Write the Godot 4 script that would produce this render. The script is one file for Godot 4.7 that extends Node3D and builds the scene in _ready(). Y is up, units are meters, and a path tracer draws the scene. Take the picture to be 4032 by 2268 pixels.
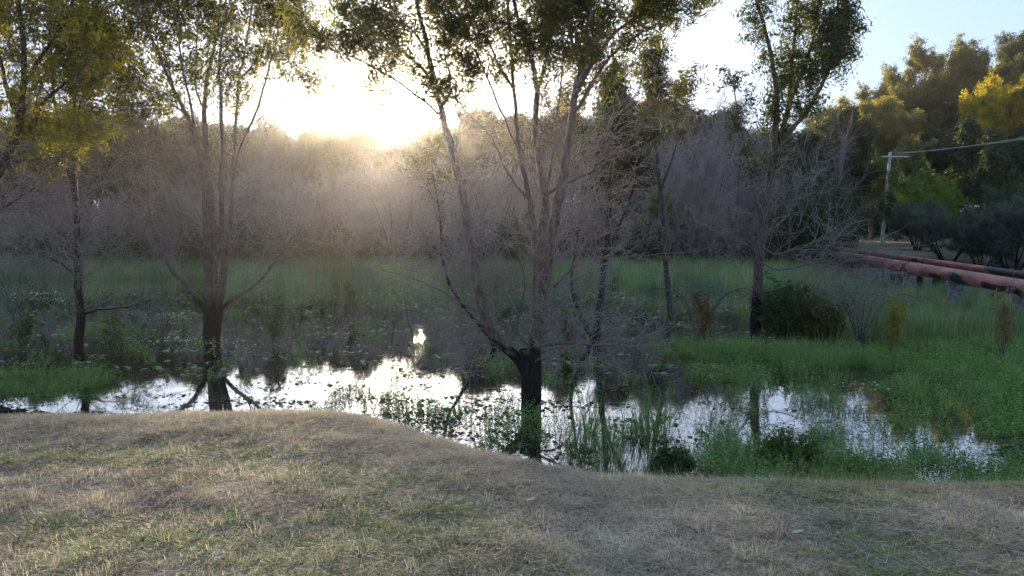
extends Node3D
# A flooded wetland at sunset, seen from a mown bank. Units are metres, y is up, the water lies at y = 0, the camera looks along -z.

var M := {}
var names := {}
var hills_noise := FastNoiseLite.new()
var patch_noise := FastNoiseLite.new()
var fine_noise := FastNoiseLite.new()
const SUN_DIR := Vector3(-0.1327, 0.1428, -0.9808)


class Wood:
	# collects tapered tubes into one mesh; corners are stored relative to o
	var v := PackedVector3Array()
	var n := PackedVector3Array()
	var c := PackedColorArray()
	var ix := PackedInt32Array()
	var o := Vector3.ZERO
	var col := Color(1, 1, 1)
	var burnt_below := -100.0
	var burnt := Color(0.03, 0.028, 0.027)

	func tube(p: PackedVector3Array, r: PackedFloat32Array, sides: int) -> void:
		var m := p.size()
		if m < 2:
			return
		var first := v.size()
		var side := Vector3.ZERO
		for i in m:
			var t := (p[mini(i + 1, m - 1)] - p[maxi(i - 1, 0)]).normalized()
			if i == 0:
				side = t.cross(Vector3.RIGHT if absf(t.x) < 0.8 else Vector3.UP).normalized()
			else:
				side = (side - t * side.dot(t)).normalized()
			var b := t.cross(side)
			for k in sides:
				var a := TAU * k / sides
				var dir := side * cos(a) + b * sin(a)
				var at := p[i] + dir * r[i]
				v.append(at - o)
				n.append(dir)
				if burnt_below > -50.0:
					var edge := burnt_below + 0.12 * sin(at.x * 37.0 + at.z * 23.0) + 0.05 * sin(at.x * 91.0 - at.z * 70.0)
					c.append(burnt if at.y < edge else col)
				else:
					c.append(col)
		for i in m - 1:
			var a := first + i * sides
			for k in sides:
				var k2 := (k + 1) % sides
				ix.append_array([a + k, a + k + sides, a + k2, a + k2, a + k + sides, a + k2 + sides])

	func mesh() -> ArrayMesh:
		var a := []
		a.resize(Mesh.ARRAY_MAX)
		a[Mesh.ARRAY_VERTEX] = v
		a[Mesh.ARRAY_NORMAL] = n
		a[Mesh.ARRAY_COLOR] = c
		a[Mesh.ARRAY_INDEX] = ix
		var me := ArrayMesh.new()
		me.add_surface_from_arrays(Mesh.PRIMITIVE_TRIANGLES, a)
		return me


class Flat:
	# collects single leaves and blades (faces without shared normals)
	var v := PackedVector3Array()
	var c := PackedColorArray()

	func tri(a: Vector3, b: Vector3, d: Vector3, col: Color) -> void:
		v.append_array([a, b, d])
		c.append_array([col, col, col])

	func leaf(at: Vector3, dir: Vector3, across: Vector3, ln: float, wd: float, col: Color) -> void:
		var up := dir.cross(across).normalized()
		var mid := at + dir * ln * 0.45
		var tip := at + dir * ln - up * ln * 0.12
		var l := mid + across * wd * 0.5 + up * wd * 0.18
		var r := mid - across * wd * 0.5 + up * wd * 0.18
		tri(at, l, tip, col)
		tri(at, tip, r, col)

	func blade(at: Vector3, dir: Vector3, bend: Vector3, ln: float, wd: float, col: Color, steps := 2) -> void:
		var across := (dir.cross(Vector3.UP).normalized() + Vector3(sin(at.x * 900.0), 0.5 * sin(ln * 700.0), sin(at.z * 900.0)) * 0.45)
		across = (across - dir * across.dot(dir)).normalized() * wd * 0.5
		var p := at
		var d := dir
		var w := 1.0
		for i in steps:
			var q := p + d * ln / steps
			d = (d + bend / steps).normalized()
			var w2 := 1.0 - float(i + 1) / steps * 0.9
			if i < steps - 1:
				tri(p - across * w, p + across * w, q + across * w2, col)
			tri(p - across * w, q + across * w2 if i < steps - 1 else p + across * w, q - across * w2 if i < steps - 1 else q, col)
			p = q
			w = w2

	func mesh() -> ArrayMesh:
		var a := []
		a.resize(Mesh.ARRAY_MAX)
		a[Mesh.ARRAY_VERTEX] = v
		a[Mesh.ARRAY_COLOR] = c
		var me := ArrayMesh.new()
		me.add_surface_from_arrays(Mesh.PRIMITIVE_TRIANGLES, a)
		return me


func dice(s: int) -> RandomNumberGenerator:
	var r := RandomNumberGenerator.new()
	r.seed = s
	return r


func ball(r: RandomNumberGenerator) -> Vector3:
	return Vector3(r.randf_range(-1, 1), r.randf_range(-1, 1), r.randf_range(-1, 1))


func numbered(called: String) -> String:
	if not names.has(called):
		names[called] = 0
		return called
	names[called] += 1
	return "%s_%03d" % [called, names[called]]


func tag(o: Node, label: String, category := "", group := "", kind := "") -> void:
	if label:
		o.set_meta("label", label)
	if category:
		o.set_meta("category", category)
	if group:
		o.set_meta("group", group)
	if kind:
		o.set_meta("kind", kind)


func nth(n: int) -> String:
	var words := ["first", "second", "third", "fourth", "fifth", "sixth", "seventh", "eighth", "ninth", "tenth", "eleventh", "twelfth"]
	if n < words.size():
		return words[n]
	n += 1
	return str(n) + ("th" if n % 100 > 10 and n % 100 < 14 else {1: "st", 2: "nd", 3: "rd"}.get(n % 10, "th"))


func thing(called: String, label: String, category: String, at: Vector3, group := "") -> Node3D:
	var o := Node3D.new()
	o.name = numbered(called)
	add_child(o, true)
	o.position = at
	tag(o, label, category, group)
	return o


func part(called: String, mesh: Mesh, mat: Material, parent: Node, kind := "") -> MeshInstance3D:
	var o := MeshInstance3D.new()
	o.mesh = mesh
	o.material_override = mat
	o.name = numbered(called) if parent == self else called
	parent.add_child(o, true)
	if kind:
		o.set_meta("kind", kind)
	return o


func scatter(called: String, mesh: Mesh, mat: Material, where: Array[Transform3D], cols: PackedColorArray, parent: Node) -> MultiMeshInstance3D:
	var mm := MultiMesh.new()
	mm.transform_format = MultiMesh.TRANSFORM_3D
	mm.use_colors = true
	mm.mesh = mesh
	mm.instance_count = where.size()
	for i in where.size():
		mm.set_instance_transform(i, where[i])
		mm.set_instance_color(i, cols[i])
	var o := MultiMeshInstance3D.new()
	o.multimesh = mm
	o.material_override = mat
	o.name = numbered(called) if parent == self else called
	parent.add_child(o, true)
	o.set_meta("kind", "stuff")
	return o


func dup(o: Node3D, at: Vector3, yaw: float, size: Vector3, label := "", group := "") -> Node3D:
	var r: Node3D = o.duplicate()
	r.name = numbered(String(o.name).rstrip("0123456789").trim_suffix("_"))
	add_child(r, true)
	r.position = at
	r.rotation = Vector3(0, yaw, 0)
	r.scale = size
	if label:
		r.set_meta("label", label)
	if group:
		r.set_meta("group", group)
	return r


# ---------------------------------------------------------------- textures and materials

func noise_tex(s: int, freq: float, lo: Color, hi: Color, w := 512, h := 512, octaves := 5, ridged := false, as_normal := false, bump := 4.0) -> NoiseTexture2D:
	var f := FastNoiseLite.new()
	f.seed = s
	f.noise_type = FastNoiseLite.TYPE_SIMPLEX_SMOOTH
	f.frequency = freq
	f.fractal_octaves = octaves
	if ridged:
		f.fractal_type = FastNoiseLite.FRACTAL_RIDGED
	var t := NoiseTexture2D.new()
	t.width = w
	t.height = h
	t.seamless = true
	t.noise = f
	if as_normal:
		t.as_normal_map = true
		t.bump_strength = bump
	else:
		var g := Gradient.new()
		g.set_color(0, lo)
		g.set_color(1, hi)
		t.color_ramp = g
	return t


func mat(called: String, col: Color, rough: float, spec := 0.5) -> StandardMaterial3D:
	var m := StandardMaterial3D.new()
	m.resource_name = called
	m.albedo_color = col.linear_to_srgb()
	m.roughness = rough
	m.metallic_specular = spec
	m.vertex_color_use_as_albedo = true
	m.cull_mode = BaseMaterial3D.CULL_DISABLED
	M[called] = m
	return m


func materials() -> void:
	var bark := mat("bark", Color(1, 1, 1), 0.85, 0.3)
	bark.albedo_texture = noise_tex(3, 0.012, Color(0.55, 0.5, 0.47), Color(1, 1, 1), 256, 256)
	bark.uv1_triplanar = true
	bark.uv1_scale = Vector3(4.0, 0.9, 4.0)
	bark.heightmap_enabled = true
	bark.heightmap_texture = noise_tex(4, 0.02, Color(0, 0, 0), Color(1, 1, 1), 256, 256, 4, true)
	bark.heightmap_scale = 1.2
	mat("twig", Color(1, 1, 1), 0.8, 0.3)
	var leaf := mat("leaf", Color(1, 1, 1), 0.5, 0.4)
	leaf.backlight_enabled = true
	leaf.backlight = Color(1.0, 1.0, 0.6)
	var blade := mat("blade", Color(1, 1, 1), 0.6, 0.35)
	blade.backlight_enabled = true
	blade.backlight = Color(0.6, 0.6, 0.5)
	var straw := mat("straw", Color(1, 1, 1), 0.75, 0.3)
	straw.backlight_enabled = true
	straw.backlight = Color(0.9, 0.9, 0.85)
	var soil := mat("soil", Color(1, 1, 1), 0.95, 0.2)
	soil.albedo_texture = noise_tex(11, 0.02, Color(0.6, 0.55, 0.5), Color(1, 1, 1), 512, 512, 6)
	soil.uv1_triplanar = true
	soil.uv1_world_triplanar = true
	soil.uv1_scale = Vector3(1.3, 1.3, 1.3)
	soil.heightmap_enabled = true
	soil.heightmap_texture = noise_tex(12, 0.03, Color(0, 0, 0), Color(1, 1, 1), 512, 512, 5)
	soil.heightmap_scale = 2.5
	var water := mat("water", Color(0.012, 0.012, 0.008), 0.03, 1.0)
	water.vertex_color_use_as_albedo = false
	water.clearcoat_enabled = true
	water.clearcoat = 1.0
	water.clearcoat_roughness = 0.03
	water.normal_enabled = true
	water.normal_texture = noise_tex(21, 0.008, Color(0, 0, 0), Color(1, 1, 1), 1024, 1024, 3, false, true, 3.0)
	water.normal_scale = 0.08
	water.uv1_triplanar = true
	water.uv1_world_triplanar = true
	water.uv1_scale = Vector3(0.35, 0.35, 0.55)
	var mud := mat("mud", Color(0.02, 0.018, 0.016), 0.35, 0.5)
	mud.vertex_color_use_as_albedo = false
	mud.heightmap_enabled = true
	mud.heightmap_texture = noise_tex(31, 0.03, Color(0, 0, 0), Color(1, 1, 1), 256, 256, 5)
	mud.heightmap_scale = 6.0
	mud.uv1_triplanar = true
	mud.uv1_world_triplanar = true
	mud.uv1_scale = Vector3(1.0, 1.0, 1.0)
	var conc := mat("concrete", Color(0.3, 0.3, 0.29), 0.9, 0.3)
	conc.vertex_color_use_as_albedo = false
	conc.albedo_texture = noise_tex(41, 0.02, Color(0.6, 0.6, 0.58), Color(1, 1, 1), 256, 256)
	conc.uv1_triplanar = true
	var iron := mat("iron", Color(0.06, 0.05, 0.05), 0.7, 0.4)
	iron.vertex_color_use_as_albedo = false
	var pole := mat("pole_wood", Color(0.78, 0.79, 0.82), 0.85, 0.3)
	pole.vertex_color_use_as_albedo = false
	pole.albedo_texture = noise_tex(42, 0.015, Color(0.7, 0.7, 0.7), Color(1, 1, 1), 256, 256)
	pole.uv1_triplanar = true
	pole.uv1_scale = Vector3(2.5, 0.25, 2.5)
	var wire := mat("wire", Color(0.55, 0.52, 0.46), 0.35, 0.6)
	wire.vertex_color_use_as_albedo = false
	wire.metallic = 0.6


func pipe_texture(s: int, tar: Array, base: Color) -> ImageTexture:
	# u runs along the pipe (0..1), v round it (0 at the top, 0.5 underneath); tar = [u from, u to, v reach, side]
	var w := 1024
	var h := 128
	var img := Image.create(w, h, false, Image.FORMAT_RGB8)
	var f := FastNoiseLite.new()
	f.seed = s
	f.frequency = 0.02
	f.fractal_octaves = 5
	var g := FastNoiseLite.new()
	g.seed = s + 1
	g.frequency = 0.006
	g.fractal_octaves = 4
	for y in h:
		var vv := float(y) / h
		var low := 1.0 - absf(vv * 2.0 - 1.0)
		var ring := Vector2(cos(vv * TAU), sin(vv * TAU)) * 20.0
		for x in w:
			var uu := float(x) / w
			var a := f.get_noise_3d(x * 1.0, ring.x, ring.y)
			var b := g.get_noise_3d(x * 3.0, ring.x * 2.0, ring.y * 2.0)
			var col := base * (0.9 + 0.5 * b)
			col = col.lerp(Color(0.62, 0.42, 0.36), clampf((a - 0.15) * 2.0, 0.0, 0.7))
			col = col.lerp(Color(0.26, 0.13, 0.1), clampf((b - 0.18) * 3.0, 0.0, 0.6))
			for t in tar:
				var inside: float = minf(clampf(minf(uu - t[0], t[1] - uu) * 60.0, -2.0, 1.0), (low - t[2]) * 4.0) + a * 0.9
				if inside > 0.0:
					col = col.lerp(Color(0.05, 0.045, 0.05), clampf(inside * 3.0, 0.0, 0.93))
			img.set_pixel(x, y, col)
	return ImageTexture.create_from_image(img)


# ---------------------------------------------------------------- sky

func sky_picture() -> ImageTexture:
	var w := 1024
	var h := 512
	var data := PackedFloat32Array()
	data.resize(w * h * 3)
	var sx := PackedFloat32Array()
	var sz := PackedFloat32Array()
	for x in w:
		var a := (x + 0.5) / w * TAU
		sx.append(sin(a))
		sz.append(-cos(a))
	var k := 0
	for y in h:
		var el := PI * 0.5 - (y + 0.5) / h * PI
		var ce := cos(el)
		var se := sin(el)
		var up := pow(clampf(se, 0.0, 1.0), 0.55)
		var base := Vector3(0.158, 0.2, 0.25).lerp(Vector3(0.082, 0.13, 0.213), clampf(up * 1.6, 0.0, 1.0))
		if se < 0.0:
			base = Vector3(0.3, 0.3, 0.3)
		for x in w:
			var cs := sx[x] * ce * SUN_DIR.x + se * SUN_DIR.y + sz[x] * ce * SUN_DIR.z
			var ang := rad_to_deg(acos(clampf(cs, -1.0, 1.0)))
			var q := base
			if se > -0.05 and ang < 120.0:
				q += Vector3(1.0, 0.92, 0.82) * (1.0 * exp(-ang / 7.0)) + Vector3(0.95, 0.95, 1.0) * (0.12 * exp(-ang / 22.0))
				if ang < 12.0:
					q += Vector3(1.0, 0.72, 0.4) * (7.0 * exp(-ang / 1.6)) + Vector3(1.0, 0.8, 0.5) * (70.0 * exp(-ang * ang / 1.1))
			data[k] = q.x
			data[k + 1] = q.y
			data[k + 2] = q.z
			k += 3
	return ImageTexture.create_from_image(Image.create_from_data(w, h, false, Image.FORMAT_RGBF, data.to_byte_array()))


# ---------------------------------------------------------------- ground

func crest(x: float) -> float:
	var d := lerpf(6.6, 4.85, smoothstep(-2.0, 0.8, x))
	if x > 0.8:
		d -= 0.07 * (x - 0.8)
	if x < -2.0:
		d += 0.09 * (x + 2.0)
	return d + 0.05 * hills_noise.get_noise_1d(x * 30.0)


func ground(x: float, z: float) -> float:
	var d := -z
	var bed := -0.4
	var s := maxf(d - crest(x) + 0.55, 0.0)
	var drop := 0.36 * s * s if s < 1.0 else 0.36 + 0.72 * (s - 1.0)
	var top := 1.43 - 0.012 * maxf(d, 0.0) + 0.035 * hills_noise.get_noise_2d(x * 12.0, z * 12.0) + 0.015 * fine_noise.get_noise_2d(x * 40.0, z * 40.0)
	var hgt := maxf(top - drop, bed)
	# low mud banks at the water's edge
	hgt = maxf(hgt, bed + 0.5 * exp(-pow((x + 8.4) / 2.6, 2.0) - pow((z + 11.3) / 0.7, 2.0)) + 0.13 * fine_noise.get_noise_2d(x * 90.0, z * 110.0) - 0.03)
	hgt = maxf(hgt, bed + 0.52 * exp(-pow((x - 7.0) / 1.7, 2.0) - pow((z + 9.3) / 0.75, 2.0)) + 0.13 * fine_noise.get_noise_2d(x * 90.0, z * 110.0) - 0.03)
	var shore := 47.0 - 5.0 * smoothstep(8.0, 24.0, x) + 2.0 * hills_noise.get_noise_1d(x * 4.0)
	hgt = maxf(hgt, lerpf(bed, 0.85, smoothstep(shore, shore + 12.0, d)) + 0.1 * hills_noise.get_noise_2d(x * 2.0, z * 2.0) * smoothstep(50.0, 60.0, d))
	return hgt


func green_here(x: float, z: float) -> float:
	# how much living grass grows here on the bank, 0 to 1
	var e := -z - crest(x)
	var g := 0.58 + 1.5 * patch_noise.get_noise_2d(x * 9.0, z * 14.0) + 0.5 * patch_noise.get_noise_2d(x * 40.0 + 90.0, z * 40.0)
	g -= 1.0 * smoothstep(-1.6, -0.6, e) * (1.0 - smoothstep(0.6, 1.6, x))
	g += 0.35 * smoothstep(0.6, 1.6, x) * smoothstep(-0.9, -0.1, e)
	return clampf(g, 0.0, 1.0)


func spread(from: float, to: float, lo: float, hi: float, near: int, far: int) -> PackedFloat32Array:
	var a := PackedFloat32Array()
	for i in far:
		a.append(lo - (lo - from) * pow(float(far - i) / far, 2.2))
	for i in near:
		a.append(lerpf(lo, hi, float(i) / near))
	for i in far + 1:
		a.append(hi + (to - hi) * pow(float(i) / far, 2.2))
	return a


func lay_ground() -> void:
	var xs := spread(-230, 230, -9.0, 9.0, 140, 46)
	var zs := spread(-230, 14, -13.0, -1.5, 120, 46)
	var v := PackedVector3Array()
	var c := PackedColorArray()
	var ix := PackedInt32Array()
	for z in zs:
		for x in xs:
			var y := ground(x, z)
			v.append(Vector3(x, y, z))
			var col := Color(0.5, 0.4, 0.32) * (0.8 + 0.5 * patch_noise.get_noise_2d(x * 30.0, z * 40.0))
			if -z < 30.0:
				col = col.lerp(Color(0.2, 0.22, 0.11), 0.5 * green_here(x, z))
				if y < 0.25:
					col = col.lerp(Color(0.03, 0.026, 0.022), smoothstep(0.25, 0.05, y))
			elif y < 0.3:
				col = Color(0.03, 0.03, 0.02)
			else:
				col = Color(0.42, 0.38, 0.26).lerp(Color(0.24, 0.24, 0.12), clampf(0.5 + patch_noise.get_noise_2d(x * 2.0, z * 2.0) * 1.5, 0.0, 1.0))
			c.append(col)
	var w := xs.size()
	for j in zs.size() - 1:
		for i in w - 1:
			var a := j * w + i
			ix.append_array([a, a + 1, a + w, a + 1, a + w + 1, a + w])
	var arr := []
	arr.resize(Mesh.ARRAY_MAX)
	arr[Mesh.ARRAY_VERTEX] = v
	arr[Mesh.ARRAY_COLOR] = c
	arr[Mesh.ARRAY_INDEX] = ix
	var st := SurfaceTool.new()
	var raw := ArrayMesh.new()
	raw.add_surface_from_arrays(Mesh.PRIMITIVE_TRIANGLES, arr)
	st.create_from(raw, 0)
	st.generate_normals()
	var g := part("ground", st.commit(), M.soil, self, "structure")
	tag(g, "mown grassy bank and the bed and far shore of the wetland")
	var pm := PlaneMesh.new()
	pm.size = Vector2(300, 130)
	var wt := part("water", pm, M.water, self, "structure")
	wt.position = Vector3(0, 0, -67)
	tag(wt, "still shallow floodwater mirroring the bright evening sky")


# ---------------------------------------------------------------- growing wood

func grow(w: Wood, r: RandomNumberGenerator, p: Vector3, d: Vector3, ln: float, rad: float, lv: int, o: Dictionary, tips: Array) -> void:
	var k: int = o.seg[lv]
	var pts := PackedVector3Array([p])
	var rs := PackedFloat32Array([rad])
	var step := ln / k
	var wig: float = o.wig
	var up: float = o.up[lv]
	var thin: float = o.thin
	var at := p
	var dir := d
	for i in k:
		dir = (dir + ball(r) * wig + Vector3(0, up, 0)).normalized()
		at += dir * step
		pts.append(at)
		rs.append(maxf(rad * lerpf(1.0, o.taper, float(i + 1) / k), thin))
	w.tube(pts, rs, o.sides[lv])
	if lv == 0:
		tips.append([at, dir])
		if ln > 0.5:
			tips.append([pts[k / 2], dir])
		return
	var kids: int = o.kids[lv]
	var t0: float = o.t0
	for j in kids:
		var t := clampf(lerpf(t0, 1.0, (j + r.randf()) / kids), 0.0, 0.99)
		var f := t * k
		var i := int(f)
		var q := pts[i].lerp(pts[i + 1], f - i)
		var along := (pts[i + 1] - pts[i]).normalized()
		var side := along.cross(ball(r)).normalized()
		var ang: float = o.ang * r.randf_range(0.7, 1.25)
		grow(w, r, q, (along * cos(ang) + side * sin(ang)).normalized(), ln * o.rat * r.randf_range(0.6, 1.15) * (1.2 - 0.5 * t), rs[i] * o.thick, lv - 1, o, tips)
	if o.get("lead", true):
		grow(w, r, at, dir, ln * o.rat, rs[k] * 0.9, lv - 1, o, tips)


func smooth_line(pts: Array, per: int, r: RandomNumberGenerator, jit: float) -> PackedVector3Array:
	var a := PackedVector3Array()
	var m := pts.size()
	for i in m - 1:
		var p0: Vector3 = pts[maxi(i - 1, 0)]
		var p1: Vector3 = pts[i]
		var p2: Vector3 = pts[i + 1]
		var p3: Vector3 = pts[mini(i + 2, m - 1)]
		for k in per:
			a.append(p1.cubic_interpolate(p2, p0, p3, float(k) / per) + ball(r) * jit)
	a.append(pts[m - 1])
	return a


func limb(w: Wood, r: RandomNumberGenerator, pts: Array, r0: float, r1: float, sides := 8, jit := 0.012) -> PackedVector3Array:
	var a := smooth_line(pts, 3, r, jit)
	var rs := PackedFloat32Array()
	for i in a.size():
		var t := float(i) / (a.size() - 1)
		rs.append(lerpf(r0, r1, t) * r.randf_range(0.95, 1.05))
	w.tube(a, rs, sides)
	return a


func branches_on(w: Wood, r: RandomNumberGenerator, line: PackedVector3Array, t0: float, t1: float, count: int, ln: float, rad: float, lv: int, o: Dictionary, tips: Array, lean := Vector3.ZERO) -> void:
	var m := line.size() - 1
	for j in count:
		var t := clampf(lerpf(t0, t1, (j + r.randf()) / count), 0.0, 0.999)
		var f := t * m
		var i := int(f)
		var q := line[i].lerp(line[i + 1], f - i)
		var along := (line[i + 1] - line[i]).normalized()
		var side := (along.cross(ball(r)).normalized() + lean).normalized()
		var ang: float = o.ang * r.randf_range(0.75, 1.3)
		grow(w, r, q, (along * cos(ang) + side * sin(ang)).normalized(), ln * r.randf_range(0.6, 1.2) * (1.15 - 0.4 * t), rad * r.randf_range(0.7, 1.1), lv, o, tips)


func sprig(s: int, leaves: int, ln: float, wd: float, reach: float, droop: float, stem := true) -> ArrayMesh:
	# a twig along +y with its leaves
	var r := dice(s)
	var f := Flat.new()
	for i in leaves:
		var t := (i + r.randf()) / leaves
		var at := Vector3(r.randf_range(-0.15, 0.15), t, r.randf_range(-0.15, 0.15)) * reach
		var a := r.randf() * TAU
		var dir := (Vector3(cos(a), r.randf_range(-0.3, 0.7) - droop, sin(a))).normalized()
		var across := dir.cross(ball(r)).normalized()
		var k := r.randf_range(0.7, 1.25)
		var shade := r.randf_range(0.75, 1.3)
		f.leaf(at, dir, across, ln * k, wd * k, Color(shade, shade * r.randf_range(0.95, 1.05), shade * r.randf_range(0.8, 1.1)))
	if stem:
		f.blade(Vector3.ZERO, Vector3.UP, Vector3(0.1, 0, 0.1), reach, 0.006, Color(0.8, 0.6, 0.5))
	return f.mesh()


func leaf_out(r: RandomNumberGenerator, tips: Array, per: int, jit: float, droop: float, size: float, base: Vector3, col: Color, col2: Color, from_y := -100.0, fade := 1.0, keep := 1.0) -> Array:
	# sprigs round the twig ends; returns [transforms relative to base, tints]
	var where: Array[Transform3D] = []
	var cols := PackedColorArray()
	for t in tips:
		var p0: Vector3 = t[0]
		var d0: Vector3 = t[1]
		if r.randf() > keep or p0.y < from_y + fade * r.randf():
			continue
		var hue := r.randf()
		for k in per:
			var d := (d0 + ball(r) * 0.9 + Vector3(0, -droop, 0)).normalized()
			var x := d.cross(ball(r)).normalized()
			var s := size * r.randf_range(0.75, 1.3)
			where.append(Transform3D(Basis(x * s, d * s, x.cross(d) * s), p0 + ball(r) * jit - base))
			cols.append(col.lerp(col2, clampf(hue * 0.7 + r.randf() * 0.3, 0.0, 1.0)))
	return [where, cols]


const DEAD := {"seg": [4, 5, 5, 5], "wig": 0.3, "up": [0.0, 0.02, 0.03, 0.05], "thin": 0.004, "taper": 0.4, "sides": [3, 3, 4, 5], "kids": [0, 4, 4, 5], "t0": 0.3, "ang": 0.85, "rat": 0.55, "thick": 0.62}
const LIVE := {"seg": [3, 4, 4, 5], "wig": 0.2, "up": [0.0, 0.06, 0.1, 0.12], "thin": 0.004, "taper": 0.4, "sides": [3, 3, 4, 6], "kids": [0, 4, 4, 4], "t0": 0.25, "ang": 0.7, "rat": 0.55, "thick": 0.6}


func finish_tree(o: Node3D, trunk: Wood, twigs: Wood, tips: Array, s: int, sp: Mesh, per: int, size: float, col: Color, col2: Color, from_y: float, fade: float, droop: float, jit := 0.12, keep := 1.0) -> void:
	part("trunk", trunk.mesh(), M.bark, o)
	if twigs.v.size():
		part("bare_twigs" if not tips.size() else "branches", twigs.mesh(), M.twig, o)
	if tips.size():
		var l := leaf_out(dice(s), tips, per, jit, droop, size, o.position, col, col2, from_y, fade, keep)
		scatter("crown", sp, M.leaf, l[0], l[1], o)


func start_wood(base: Vector3, col: Color) -> Wood:
	var w := Wood.new()
	w.o = base
	w.col = col
	return w


func add_dead(o: Node3D, base: Vector3, r: RandomNumberGenerator, specs: Array, col: Color) -> void:
	# specs: [line, from, to, count, length, radius, levels, lean]
	var w := start_wood(base, col)
	var none := []
	for s in specs:
		branches_on(w, r, s[0], s[1], s[2], s[3], s[4], s[5], s[6], DEAD, none, s[7])
	part("bare_twigs", w.mesh(), M.twig, o)


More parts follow.
